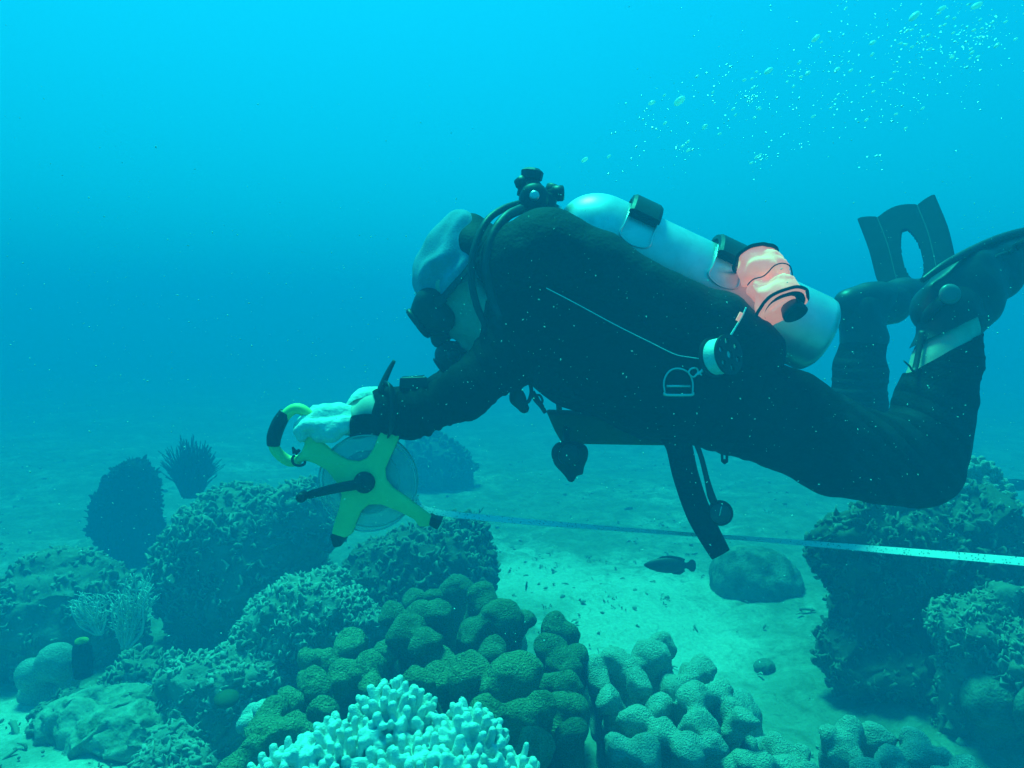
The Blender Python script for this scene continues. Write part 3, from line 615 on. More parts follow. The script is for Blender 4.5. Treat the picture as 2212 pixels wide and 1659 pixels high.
    for J, dr, rad, wl in ((P(915, 892, 1.38), (1, 0, .1), .10, .021), (P(1935, 960, 1.46), (.7, 0, .7), .15, .034), (P(1590, 900, 1.50), (.9, 0, -.3), .17, .040), (P(1085, 790, 1.42), (.8, 0, .5), .13, .030), (P(2050, 770, 1.5), (.1, 0, 1), .10, .022), (P(1855, 850, 1.92), (0, 0, 1), .12, .028)):
        D = Vw-np.array(J); dist = np.sqrt((D**2).sum(1)); al = D@np.array(Vector(dr).normalized()); rd = D-np.outer(al, np.array(Vector(dr).normalized())); rl = np.sqrt((rd**2).sum(1))+1e-6
        ph = np.array([noise.noise(Vector(p)*9)*2.6 for p in Vw]); fall = np.clip(1-dist/rad, 0, 1)
        Vw = Vw+rd/rl[:, None]*(.0055*fall*np.sin(al/wl*6.283+ph))[:, None]; mk('wetsuit', Vw, Qw, M['suit'], root)
    gl = (x < 812) & (x > 620) & (y > 830)
    V4, Q4 = nets(Fd-.003, lo, res); x4, y4 = proj(V4); Y4 = V4[:, 1]
    near = (x4 < 762) & (Y4 < 1.452) & (y4 > 850) & ((Y4 < 1.432) | (x4 < 748))
    Vg, Qg = keep(V4, Q4, near); mk('glove', wobble(Vg, .0022, 60, 8), Qg, M['glove'], root)
    far = (x4 < 822) & (y4 > 820) & (y4 < 930) & (Y4 > 1.438) & ~near
    Vg, Qg = keep(V4, Q4, far); mk('glove', wobble(Vg, .003, 45, 9), Qg, M['glove'], root)
    bo = (x > 1940) & (Yv < 1.72) & (y < 742-(x-1992)*.45)
    V8, Q8 = nets(Fd-.009, lo, res); x8, y8 = proj(V8); Y8 = V8[:, 1]
    Vb, Qb = keep(V8, Q8, (x8 > 1940) & (Y8 < 1.75) & (y8 < 742-(x8-1992)*.45)); mk('boot', Vb, Qb, M['rubber'], root)
    Vb, Qb = keep(V8, Q8, (x8 > 1780) & (Y8 > 1.78) & (y8 < 745)); mk('boot', wobble(Vb, .004, 20, 2), Qb, M['rubber'], root)
    # cap: a close hood over the skull with folds
    c = Blob(.006, .03); 
    c.ell(H(-.008, 0, .040), (.108, .088, .098), rot); c.ell(H(-.045, 0, .10), (.055, .06, .050), rot); c.cone(H(-.068, 0, .105), H(-.072, 0, .128), .036, .022)
    c.ell(H(-.085, 0, -.02), (.035, .07, .055), rot)
    Vc, Qc = c.mesh(); rel = Vc-np.array(hc); up_ = rel@np.array(uv); fw = rel@np.array(fv)
    Vc, Qc = keep(Vc, Qc, up_ > .004-.35*np.maximum(0, -fw)); 
    for i, p in enumerate(Vc):
        r_ = Vector(p)-hc; u_ = r_.dot(uv); f_ = r_.dot(fv); s = math.sin(u_*95+f_*38+3*noise.noise(Vector(p)*14))*.0085*max(0, 1-abs(u_-.03)*8)
        d = r_.normalized(); Vc[i] += np.array(d)*s
    cp = mk('cap', wobble(Vc, .007, 16, 4), Qc, M['cap'], root)
    so = cp.modifiers.new('thickness', 'SOLIDIFY'); so.thickness = .004
    # dark panel on the side of the cap
    c2 = Blob(.006, .03); c2.ell(H(-.060, 0, .034), (.060, .096, .086), rot); c2.cone(H(-.085, 0, .10), H(-.09, 0, .0), .03, .055); c2.ell(H(-.075, 0, .0), (.045, .088, .06), rot)
    mk('hood', *c2.mesh(), M['suit'], root)
    # cuff strap on the near wrist
    V9, Q9 = nets(Fd-.007, lo, res); x9, y9 = proj(V9); Vg, Qg = keep(V9, Q9, (x9 > 752) & (x9 < 818) & (y9 > 893-(x9-752)*.05) & (V9[:, 1] < 1.45)); mk('wrist_strap', Vg, Qg, M['suit'], root)
    cuff = tube([P(815+dx*.2, 892+dx*.05, 1.398) for dx in (-22, 0, 30)], [.042, .046, .046], 24, 4); mk('sleeve_cuff', *cuff, M['suit'], root)
    return root, H, fv, uv
person, H, fv, uv = build_person()

# ---- mask
t_ = thing('diving_mask', H(.10, 0, -.01), 'black diving mask on the face of the diver', 'mask')
b = Blob(.006, .014)
b.chain([H(.085, -.05, .02), H(.085, .05, .02)], [.034, .034]); b.chain([H(.085, -.048, -.02), H(.085, .048, -.02)], [.032, .032])
b.cone(H(.09, 0, -.04), H(.118, 0, -.052), .020, .021); b.cone(H(.112, -.045, .012), H(.112, .045, .012), .026, .026); b.cone(H(.112, -.042, -.014), H(.112, .042, -.014), .022, .022)
mk('skirt', *b.mesh(), M['rubber'], t_)
a = Acc(); 
for s in (-1, 1): a.add(box(H(.1335, s*.034, .002), fv*.0025, Vector((0, .030, 0)), uv*.024, .0015))
mk('lens', a.v, a.f, M['glass'], t_)
mk('frame', *tube([H(.131, y_, z_) for y_, z_ in ((-.066, .0), (-.060, .028), (-.03, .033), (.03, .033), (.060, .028), (.066, .0), (.056, -.026), (.025, -.030), (.012, -.012), (-.012, -.012), (-.025, -.030), (-.056, -.026))], .0065, 8, 4, closed=True), M['rubber'], t_)
pts = [H(.075, -.074, .005), H(.02, -.094, .014), H(-.05, -.094, .03), H(-.1, -.066, .036), H(-.118, 0, .04), H(-.1, .066, .036), H(-.02, .096, .02), H(.075, .074, .005)]
mk('strap', *tube(pts, .011, 8, 6, flat=.25), M['rubber'], t_)
mk('buckle', *box(H(.062, -.088, .006), fv*.012, Vector((0, .004, 0)), uv*.010, .002), M['rubber'], t_)

# ---- tank
TA = P(1771, 727, 1.615); TB = P(1300, 508, 1.615); ax = (TB-TA).normalized(); TL = (TB-TA).length; TR = .089
t_ = thing('scuba_tank', TA, 'silvery white scuba tank strapped to the back of the diver', 'tank')
prof = [(0, .060), (.002, .078), (.010, .0865), (.022, TR), (TL, TR)]
for i in range(1, 13):
    an = i/12*math.pi/2*.93; prof.append((TL+.105*math.sin(an), TR*math.cos(an)))
prof += [(TL+.108, .020), (TL+.122, .020)]
o = mk('cylinder', *lathe(TA, ax, prof, 64), M['alu'], t_)
side = Vector((0, -1, 0)); upv = side.cross(ax).normalized()
if upv.z < 0: upv = -upv
VB = TA+ax*(TL+.122)
v_ = mk('valve', *lathe(VB, ax, [(0, .019), (.004, .021), (.03, .021), (.034, .017), (.052, .016)], 24), M['steel'], t_)
mk('knob', *lathe(VB+ax*.018+upv*.018, upv, [(0, .009), (.012, .009), (.013, .019), (.016, .021), (.034, .021), (.038, .017)], 14), M['rubber'], v_)
tank = t_

# ---- regulator: first stage on the valve, hoses, mouthpiece
FS = P(1153, 432, 1.60)
t_ = thing('regulator', FS, 'black regulator with hose running from tank valve to the mouth of the diver', 'regulator')
a = Acc(); a.add(lathe(FS-Vector((0, .045, .0)), (0, 1, 0), [(0, .012), (.003, .026), (.014, .032), (.05, .034), (.078, .032), (.09, .024)], 28))
a.add(lathe(FS+Vector((-.008, 0, .01)), (.05, 0, 1), [(0, .030), (.022, .027), (.030, .020), (.036, .020)], 24)).add(box(FS+Vector((.022, 0, -.004)), (.028, 0, -.006), (0, .020, 0), (.004, 0, .020), .006))
fs = a.obj('first_stage', M['rubber'], t_)
mk('yoke_knob', *lathe(FS+Vector((-.006, 0, .042)), (.12, 0, 1), [(0, .018), (.003, .024), (.020, .026), (.026, .018)], 9), M['rubber'], fs, smooth=False)
mk('port_plug', *lathe(FS+Vector((-.022, -.01, .028)), (-.6, 0, .8), [(0, .014), (.01, .016), (.022, .012)], 12), M['rubber'], fs)
mk('side_knob', *lathe(FS+Vector((.030, -.006, .012)), (1, 0, .05), [(0, .010), (.010, .012), (.012, .018), (.034, .018), (.037, .014)], 10), M['rubber'], fs)
mk('port_cap', *lathe(FS+Vector((0, -.0455, 0)), (0, -1, 0), [(0, .011), (.006, .011), (.007, .005)], 18), M['steel'], fs)
mk('hose', *tube([P(1120, 440, 1.55), P(1085, 452, 1.50), P(1050, 480, 1.46), P(1024, 540, 1.435), P(1018, 600, 1.425), P(1030, 660, 1.42), P(1050, 710, 1.425), P(1045, 755, 1.44), P(1010, 775, 1.46)], .0075, 12, 8), M['rubber'], t_)
mk('inflator_hose', *tube([P(1125, 452, 1.52), P(1092, 470, 1.47), P(1062, 515, 1.44), P(1052, 580, 1.425), P(1062, 640, 1.42), P(1085, 690, 1.40)], .0105, 12, 8), M['rubber'], t_)
RC = H(.120, 0, -.100)
b = Blob(.005, .012); rt = np.array([fv, (0, 1, 0), uv]); b.ell(RC, (.030, .040, .040), rt); b.ell(RC+fv*.016, (.020, .034, .034), rt); b.cone(RC-fv*.02, RC-fv*.05, .022, .017); b.cone(RC+Vector((0, -.03, 0))-fv*.004, RC+Vector((0, -.055, .0))-fv*.01, .015, .014)
b.cone(RC-uv*.03-Vector((0, .03, 0)), RC-uv*.03+Vector((0, .03, 0)), .018, .018)
mk('second_stage', *b.mesh(), M['rubber'], t_)
mk('purge_cover', *lathe(RC+fv*.0345, fv, [(0, .024), (.003, .022), (.004, .012)], 24), M['finrub'], t_)

# ---- buoyancy vest with harness
t_ = thing('buoyancy_vest', P(1300, 640, 1.5), 'black buoyancy vest and harness worn by the diver', 'vest')
b = Blob(.0085, .03)
for ya, s in ((1.475, 1), (1.745, 1)):
    b.chain([P(1125, 560, ya), P(1185, 545, ya), P(1280, 590, ya), P(1350, 630, ya), P(1430, 662, ya), P(1560, 698, ya), P(1610, 722, ya)], [.080*s, .086*s, .082*s, .074*s, .068*s, .058*s, .045*s])
    b.chain([P(1115, 590, ya-.02 if ya < 1.6 else ya), P(1120, 660, ya), P(1180, 720, ya), P(1300, 740, ya), P(1520, 790, ya)], [.062, .066, .06, .055, .05])
    b.chain([P(1520, 790, ya), P(1620, 745, ya), P(1660, 760, ya)], [.055, .05, .04])
V, Q = b.mesh(); mk('air_bladder', wobble(V, .010, 9, 6, .003, 30), Q, M['nylon'], t_)
a = Acc(); a.add(tube([P(1095, 560, 1.46), P(1078, 640, 1.42), P(1105, 740, 1.385), P(1180, 820, 1.41), P(1300, 850, 1.44)], .024, 10, 8, flat=.2, up=(0, -1, 0)))
a.obj('shoulder_strap', M['nylon'], t_)
def arcpts(tc, rad, a0, a1, n): return [TA+ax*tc+(upv*math.cos(i)+side*math.sin(i))*rad for i in np.linspace(a0, a1, n)]
for tc in ((TL-.062), (TL-.272)):
    s_ = tube(arcpts(tc, TR+.0035, -2.6, 2.6, 26), .028, 10, 2, flat=.10, smooth=False)
    # band hugging the cylinder
    bv, bf = [], []; A = np.linspace(-2.6, 1.02, 40)
    for i in A:
        dr = upv*math.cos(i)+side*math.sin(i)
        for rr, tt in ((TR+.002, -.031), (TR+.009, -.031), (TR+.012, -.024), (TR+.012, .024), (TR+.009, .031), (TR+.002, .031)): bv.append(TA+ax*(tc+tt)+dr*rr)
    for i in range(len(A)-1):
        for k in range(6): bf.append((i*6+k, i*6+(k+1) % 6, i*6+6+(k+1) % 6, i*6+6+k))
    bf += [tuple(range(6)), tuple((len(A)-1)*6+k for k in range(5, -1, -1))]
    st = mk('tank_strap', bv, bf, M['nylon'], t_, smooth=False)
    pv_, pf_ = [], []; AA = np.linspace(-.25, .98, 22); pr = ((TR+.010, -.036), (TR+.020, -.035), (TR+.024, -.028), (TR+.024, .028), (TR+.020, .035), (TR+.010, .036))
    for i in AA:
        dr = upv*math.cos(i)+side*math.sin(i)
        for rr, tt in pr: pv_.append(TA+ax*(tc+tt)+dr*rr)
    for i in range(len(AA)-1):
        for k in range(6): pf_.append((i*6+k, i*6+(k+1) % 6, i*6+6+(k+1) % 6, i*6+6+k))
    pf_ += [tuple(range(5, -1, -1)), tuple((len(AA)-1)*6+k for k in range(6))]
    mk('buckle_pad', pv_, pf_, M['rubber'], st, smooth=False)
    wr = [TA+ax*(tc+.033)+(upv*math.cos(i)+side*math.sin(i))*(TR+.004) for i in (.55, .8, 1.05, 1.3, 1.55)]
    wl = [TA+ax*(tc-.033)+(upv*math.cos(i)+side*math.sin(i))*(TR+.004) for i in (1.55, 1.3, 1.05, .8, .55)]
    mk('wire_loop', *tube(wr+[TA+ax*tc+(upv*math.cos(1.66)+side*math.sin(1.66))*(TR+.004)]+wl, .0022, 8, 4), M['steel'], st)
mk('waist_strap', *tube([P(1450, 935, 1.50), P(1466, 962, 1.49), P(1482, 1030, 1.485), P(1512, 1115, 1.48), P(1557, 1198, 1.475)], [.029, .0285, .028, .0275, .022], 14, 8, flat=.18, up=(0, -1, .0)), M['nylon'], t_)
mk('belly_panel', *plate([(1180, 888), (1300, 892), (1380, 905), (1470, 915), (1470, 957), (1380, 956), (1212, 953), (1196, 925)], 1.62, .09, .008), M['olive'], t_)
mk('webbing_tab', *plate([(1200, 862), (1212, 862), (1214, 890), (1203, 890)], 1.60, .02, .002), M['olive'], t_)
mk('webbing_tab', *plate([(1557, 955), (1562, 955), (1562, 992), (1568, 992), (1568, 958), (1573, 958), (1572, 998), (1564, 1003), (1558, 997)], 1.56, .008, .001), M['nylon'], t_)
YD = 1.388
dr_ = Acc(); dpts = [(1436, 848), (1434, 825), (1442, 806), (1455, 797), (1472, 797), (1488, 806), (1496, 825), (1496, 848)]
dr_.add(tube([P(x, y, YD) for x, y in dpts], .0020, 8, 6)).add(tube([P(1436, 848, YD), P(1440, 853, YD), P(1492, 853, YD), P(1496, 848, YD)], .0032, 8, 5)).add(tube([P(1440, 834, YD), P(1491, 834, YD)], .0026, 8, 2))
dr_.obj('d_ring', M['steel'], t_)
mk('strap_loop', *box(P(1466, 843, YD+.012), (.03, 0, 0), (0, .004, 0), (0, 0, .012), .002), M['nylon'], t_)

# ---- chest clip and hanging gear
t_ = thing('snap_clip', P(1145, 850, 1.44), 'black snap clip dangling below the chest of the diver', 'clip')
mk('ring', *tube([P(1128, 822, 1.44), P(1122, 845, 1.44), P(1130, 868, 1.44), P(1142, 866, 1.44), P(1148, 845, 1.44), P(1142, 824, 1.44)], .004, 8, 6, closed=True), M['rubber'], t_)
a = Acc(); a.add(tube([P(1150, 846, 1.44), P(1158, 862, 1.44), P(1170, 878, 1.44), P(1178, 892, 1.44)], [.005, .0065, .005, .004], 8, 6)).add(tube([P(1157, 855, 1.436), P(1166, 854, 1.436), P(1172, 866, 1.436), P(1166, 876, 1.436)], .0025, 8, 5)); a.obj('snap', M['rubber'], t_)
b = Blob(.004, .01); b.chain([P(1112, 832, 1.45), P(1118, 860, 1.45), P(1132, 882, 1.45)], [.010, .015, .011]); mk('hose_end', *b.mesh(), M['rubber'], t_)

t_ = thing('spare_regulator', P(1230, 985, 1.52), 'black spare regulator hanging below the belly of the diver', 'regulator')
b = Blob(.005, .014); Yo = 1.52
b.ell(P(1231, 985, Yo), (px(37, Yo), .024, px(30, Yo))); b.cone(P(1228, 1000, Yo), P(1234, 1034, Yo), px(27, Yo), px(9, Yo)); b.cone(P(1246, 1005, Yo), P(1254, 1020, Yo), px(17, Yo), px(7, Yo)); b.cone(P(1213, 975, Yo), P(1252, 975, Yo), px(20, Yo), px(17, Yo))
mk('housing', *b.mesh(), M['rubber'], t_)
mk('purge_cover', *lathe(P(1229, 983, Yo-.0245), (0, -1, -.05), [(0, .024), (.004, .022), (.005, .008)], 24), M['finrub'], t_)
mk('hose', *tube([P(1228, 962, Yo), P(1224, 950, Yo+.02), P(1222, 925, Yo+.06)], .0085, 10, 6), M['rubber'], t_)

t_ = thing('pressure_gauge', P(1555, 1105, 1.48), 'round pressure gauge on a hose hanging beside the waist strap', 'gauge')
mk('hose', *tube([P(1500, 950, 1.50), P(1514, 985, 1.49), P(1527, 1035, 1.485), P(1536, 1070, 1.48), P(1543, 1086, 1.48)], [.0055, .0055, .0058, .0085, .0085], 10, 6), M['rubber'], t_)
g_ = mk('housing', *lathe(P(1555, 1106, 1.495), (-.25, -1, .1), [(0, .016), (.003, .024), (.010, .027), (.020, .0265), (.024, .023)], 32), M['rubber'], t_)
mk('dial', *lathe(P(1555, 1106, 1.495)+Vector((-.25, -1, .1)).normalized()*.0242, (-.25, -1, .1), [(0, .021), (.0012, .020)], 28), M['dial'], g_)
mk('needle', *box(P(1555, 1106, 1.495)+Vector((-.25, -1, .1)).normalized()*.0268+Vector((0, 0, .006)), (.0012, 0, 0), (0, .0005, 0), (.002, 0, .010), .0002), M['steel'], g_)

# ---- orange marker buoy rolled up
Yb = 1.475
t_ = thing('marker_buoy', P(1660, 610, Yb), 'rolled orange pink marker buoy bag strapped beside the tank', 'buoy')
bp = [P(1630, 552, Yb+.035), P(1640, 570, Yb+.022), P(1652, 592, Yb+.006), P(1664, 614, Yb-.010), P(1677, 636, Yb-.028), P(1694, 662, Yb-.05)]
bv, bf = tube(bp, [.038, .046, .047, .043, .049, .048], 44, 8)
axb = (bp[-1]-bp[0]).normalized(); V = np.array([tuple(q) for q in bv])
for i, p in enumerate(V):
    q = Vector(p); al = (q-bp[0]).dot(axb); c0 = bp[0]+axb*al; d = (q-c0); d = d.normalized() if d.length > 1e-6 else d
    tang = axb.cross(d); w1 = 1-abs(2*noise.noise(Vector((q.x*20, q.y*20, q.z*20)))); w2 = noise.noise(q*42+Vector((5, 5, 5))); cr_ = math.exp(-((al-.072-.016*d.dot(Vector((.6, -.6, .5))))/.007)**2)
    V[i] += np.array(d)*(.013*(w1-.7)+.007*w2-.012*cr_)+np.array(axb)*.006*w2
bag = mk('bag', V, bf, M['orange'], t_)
def onbag(al, dv, out=.002):
    c0 = bp[0]+axb*al; d = (dv-axb*dv.dot(axb)).normalized(); best = max((Vector(v)-c0).dot(d) for v in V if abs((Vector(v)-c0).dot(axb)) < .012 and (Vector(v)-c0).normalized().dot(d) > .9); return c0+d*(best+out)
e1 = Vector((0, -1, 0)); e1 = (e1-axb*e1.dot(axb)).normalized(); e2 = axb.cross(e1)
ring = lambda al, a0, a1, n, out, wv=0: [onbag(al+wv*math.sin(a*3), e1*math.cos(a)+e2*math.sin(a), out) for a in np.linspace(a0, a1, n)]
mk('trim', *tube(ring(.006, -2.2, 2.2, 15, .001), .0042, 8, 4), M['nylon'], t_)
mk('trim', *tube(ring(.076, -1.5, 1.5, 11, -.0005, .006), .0013, 8, 4), M['nylon'], t_)
mk('trim', *tube(ring(.138, -2.4, 2.4, 15, .000), .0034, 8, 4), M['nylon'], t_)
ea = axb; ec = bp[-1]
mk('dark_opening', *lathe(ec-ea*.010, ea, [(0, .030), (.008, .043), (.013, .0425), (.010, .038), (.004, .002)], 30), M['nylon'], t_)  # black disc paints in the shaded inside of the open bag end
mk('inflation_mouth', *lathe(ec+e1*.002-e2*.004+Vector((.012, 0, -.006))-ea*.008, ea, [(0, .020), (.016, .0245), (.024, .025), (.025, .021), (.014, .018), (.013, .004)], 28), M['rubber'], t_)
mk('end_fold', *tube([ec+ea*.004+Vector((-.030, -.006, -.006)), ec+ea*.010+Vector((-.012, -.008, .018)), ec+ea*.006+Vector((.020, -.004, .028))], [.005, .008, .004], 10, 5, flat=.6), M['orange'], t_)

# ---- finger spool with line and snap
Ys = 1.375; sc_ = P(1557, 769, Ys); sa = Vector((.55, -.78, .18)).normalized()
t_ = thing('finger_spool', sc_, 'black finger spool wound with white line clipped at the hip', 'spool')
def flange(c, n, Rr=.040, th=.005, holes=6):
    u = n.orthogonal().normalized(); w_ = n.cross(u); NR, NA = 11, 84; v, f = [], []
    for sg in (-.5, .5):
        for i in range(NR+1):
            r = .008+(Rr-.008)*i/NR
            for k in range(NA): an = 2*math.pi*k/NA; v.append(c+n*th*sg+(u*math.cos(an)+w_*math.sin(an))*r)
    S = (NR+1)*NA; ids = set()
    for i in range(NR):
        for k in range(NA):
            r = .008+(Rr-.008)*(i+.5)/NR; an = 2*math.pi*(k+.5)/NA; ok = True
            for h in range(holes):
                ha = 2*math.pi*h/holes; dx = r*math.cos(an)-.0255*math.cos(ha); dy = r*math.sin(an)-.0255*math.sin(ha)
                if dx*dx+dy*dy < .0058**2: ok = False
            if ok: ids.add((i, k))
    for i, k in ids:
        k2 = (k+1) % NA; a, b_, c_, d = i*NA+k, i*NA+k2, (i+1)*NA+k2, (i+1)*NA+k
        f.append((a, d, c_, b_)); f.append((a+S, b_+S, c_+S, d+S))
        for (ni, nk, e) in ((i-1, k, (a, b_)), (i+1, k, (c_, d)), (i, (k-1) % NA, (d, a)), (i, k2, (b_, c_))):
            if (ni, nk) not in ids: f.append((e[0], e[1], e[1]+S, e[0]+S))
    return v, f
mk('flange', *flange(sc_+sa*.019, sa), M['rubber'], t_, smooth=False); mk('flange', *flange(sc_-sa*.019, sa), M['rubber'], t_, smooth=False)
mk('wound_line', *lathe(sc_-sa*.016, sa, [(0, .010), (.0005, .034)]+[(.001+i*.0012, .0345+.0007*(i % 2)) for i in range(25)]+[(.0315, .034), (.032, .010)], 48), M['line'], t_)
mk('tether', *tube([P(1612, 664, Ys), P(1603, 684, Ys), P(1592, 702, Ys), P(1580, 722, Ys), P(1570, 738, Ys)], [.0018, .0016, .0018, .0022, .0016], 8, 6), M['line'], t_)
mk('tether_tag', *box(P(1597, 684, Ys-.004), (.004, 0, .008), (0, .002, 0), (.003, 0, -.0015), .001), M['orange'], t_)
b = Acc(); b.add(tube([P(1488, 806, YD-.004), P(1492, 797, YD-.004), P(1504, 795, YD-.004), P(1508, 804, YD-.004), P(1498, 814, YD-.004)], .0021, 8, 6, closed=True)); b.add(tube([P(1506, 809, YD-.004), P(1516, 801, YD-.005), P(1526, 792, YD-.006)], [.0028, .0034, .003], 8, 6)); b.add(tube([P(1512, 808, YD-.008), P(1516, 810, YD-.012)], .0022, 8, 2))
b.obj('bolt_snap', M['steel'], t_)
t_ = setp(mk('guide_line', *tube([P(1180, 622, 1.375), P(1245, 656, 1.368), P(1330, 702, 1.365), P(1400, 737, 1.365), P(1455, 764, 1.365), P(1485, 771, 1.367), P(1530, 777, 1.372)], .0010, 6, 8), M['line'], origin=P(1400, 740, 1.365)), 'thin white line running across the dark vest to the spool', 'line')

# ---- dive computer on the wrist
t_ = thing('dive_computer', P(895, 828, 1.38), 'black wrist dive computer on the forearm of the diver', 'dive computer')
mk('housing', *bevelled(*(lambda pts, Y: ([P(x, y, Y-.024) for x, y in pts]+[P(x, y, Y+.024) for x, y in pts], [tuple(range(len(pts))), tuple(range(2*len(pts)-1, len(pts)-1, -1))]+[(i, i+len(pts), (i+1) % len(pts)+len(pts), (i+1) % len(pts)) for i in range(len(pts))]))([(862, 840), (864, 815), (922, 813), (927, 840)], 1.385), .004, 3), M['rubber'], t_)
mk('screen', *box(P(893, 812.5, 1.385), (.020, 0, .001), (0, .018, 0), (0, 0, .0012), .0008), M['glass'], t_)
mk('strap', *tube([P(838, 832, 1.372), P(846, 838, 1.345), P(850, 880, 1.332), P(846, 925, 1.345), P(840, 942, 1.395)], .013, 8, 6, flat=.25), M['rubber'], t_)
mk('strap_tail', *tube([P(822, 842, 1.378), P(832, 818, 1.376), P(843, 795, 1.374), P(852, 779, 1.372)], [.011, .0095, .0075, .005], 8, 6, flat=.4), M['rubber'], t_)

# ---- fins
def blade(center, wv, nrm, ribs, slot, name, parent, th=.006, nv=40, nu=42, tipcurve=None):
    """center: list of (point, halfwidth, width vector). Ribs are thick, the channels between thin and paler."""
    cp = catmull([c[0] for c in center], nv//(len(center)-1), [c[1] for c in center]); path, hw = cp
    v, mi, f = [], [], []; m = len(path)
    for sg in (-1, 1):
        for i in range(m):
            tv = (path[min(i+1, m-1)]-path[max(i-1, 0)]).normalized(); W = Vector(wv); W = (W-tv*W.dot(tv)).normalized(); N = tv.cross(W)
            for k in range(nu+1):
                u = -1+2*k/nu; rib = any(abs(u-r) < w_ for r, w_ in ribs); t_h = th*(1.0 if rib else .55)
                edge = 1-.5*max(0, abs(u)-.92)/.08
                tip = (.022*abs(math.sin(u*3.1+1.5))) if tipcurve else 0
                v.append(path[i]+W*hw[i]*u+N*sg*t_h*edge+tv*(tip*(i/(m-1))**8))
    S = m*(nu+1); ok = {}
    for i in range(m-1):
        for k in range(nu):
            u = -1+2*(k+.5)/nu; s = i/(m-1)
            inside = slot and ((u/slot[0])**2+((s-slot[1])/slot[2])**2 < 1)
            if not inside: ok[(i, k)] = 0 if any(abs(u-r) < w_ for r, w_ in ribs) else 1
    for (i, k), mt in ok.items():
        a, b_, c_, d = i*(nu+1)+k, i*(nu+1)+k+1, (i+1)*(nu+1)+k+1, (i+1)*(nu+1)+k
        f.append((a, b_, c_, d)); mi.append(mt); f.append((a+S, d+S, c_+S, b_+S)); mi.append(mt)
        for (ni, nk, e) in ((i-1, k, (b_, a)), (i+1, k, (d, c_)), (i, k-1, (a, d)), (i, k+1, (c_, b_))):
            if (ni, nk) not in ok: f.append((e[0], e[1], e[1]+S, e[0]+S)); mi.append(mt)
    return mk(name, v, f, None, parent, True, [M['finblade'], M['membrane']], mi)
# near fin
t_ = thing('swim_fin', P(2100, 630, 1.58), 'near black swim fin cut by the right picture edge with a silver buckle', 'fin', 'fins on the feet of the diver')
b = Blob(.006, .03)
b.chain([P(2030, 668, 1.535), P(2085, 625, 1.565), P(2150, 580, 1.61), P(2205, 550, 1.65)], [.058, .062, .050, .028]); b.chain([P(2020, 625, 1.51), P(2110, 565, 1.55), P(2212, 522, 1.62)], [.014, .017, .015]); b.chain([P(2075, 700, 1.53), P(2122, 670, 1.56)], [.045, .034]); b.chain([P(2120, 655, 1.56), P(2165, 610, 1.6), P(2225, 565, 1.66)], [.028, .026, .018])
V, Q = b.mesh(); mk('foot_pocket', V, Q, M['finrub'], t_)
mk('rail', *tube([P(1992, 606, 1.50), P(2040, 572, 1.51), P(2100, 540, 1.54), P(2160, 514, 1.58), P(2225, 496, 1.63), P(2330, 470, 1.72)], [.006, .008, .009, .009, .009, .009], 10, 6), M['finrub'], t_)
mk('rail', *tube([P(2085, 588, 1.512), P(2140, 560, 1.535), P(2225, 530, 1.60), P(2330, 505, 1.68)], [.004, .006, .007, .007], 10, 6), M['finrub'], t_)
blade([(P(2140, 585, 1.60), .085, 0), (P(2215, 545, 1.66), .10, 0), (P(2330, 505, 1.74), .11, 0), (P(2450, 490, 1.84), .115, 0)], (.1, .80, -.42), None, [(-.93, .08), (0, .35), (.93, .08), (.55, .04), (-.55, .04)], None, 'blade', t_, .008)
mk('strap', *tube([P(2042, 640, 1.478), P(2010, 672, 1.49), P(1990, 700, 1.53), P(1998, 706, 1.57), P(2030, 680, 1.60)], .012, 8, 6, flat=.3), M['rubber'], t_)
mk('buckle', *lathe(P(2050, 636, 1.473), (-.15, -1, .10), [(0, .020), (.004, .0215), (.009, .019), (.011, .012), (.0115, .002)], 28), M['buckle'], t_)
mk('strap_tail', *tube([P(1992, 715, 1.50), P(1985, 755, 1.49), P(1975, 800, 1.475), P(1964, 790, 1.472), P(1953, 780, 1.47)], [.007, .006, .006, .005, .0035], 8, 5, flat=.4), M['rubber'], t_)
# far fin
t_ = thing('swim_fin', P(1925, 650, 2.0), 'far black swim fin with slotted blade raised upright behind the near leg', 'fin', 'fins on the feet of the diver')
b = Blob(.007, .03)
b.chain([P(1838, 655, 1.95), P(1890, 648, 1.98), P(1950, 640, 2.02), P(2000, 628, 2.08)], [.036, .044, .046, .038]); b.cone(P(1826, 652, 1.95), P(1870, 640, 1.96), .024, .030); b.cone(P(1838, 690, 1.95), P(1930, 672, 2.0), .030, .036)
mk('foot_pocket', *b.mesh(), M['finrub'], t_)
blade([(P(1985, 618, 2.05), .096, 0), (P(1975, 575, 2.10), .104, 0), (P(1960, 515, 2.17), .108, 0), (P(1938, 458, 2.25), .111, 0)], (.85, -.25, .42), None, [(-.76, .235), (-.245, .255), (.245, .255), (.76, .235)], (.24, .42, .33), 'blade', t_, .0055, nv=84, nu=84, tipcurve=True)
mk('buckle', *lathe(P(1951, 640, 1.972), (-.1, -1, .2), [(0, .008), (.006, .009), (.008, .004)], 16), M['alu'], t_)
mk('strap', *tube([P(1945, 645, 1.975), P(1905, 656, 1.945), P(1865, 668, 1.925), P(1830, 672, 1.93), P(1818, 668, 1.955)], .010, 8, 6, flat=.3), M['rubber'], t_)
mk('strap_clip', *tube([P(1886, 660, 1.928), P(1912, 652, 1.94)], [.004, .004], 8, 2), M['alu'], t_)

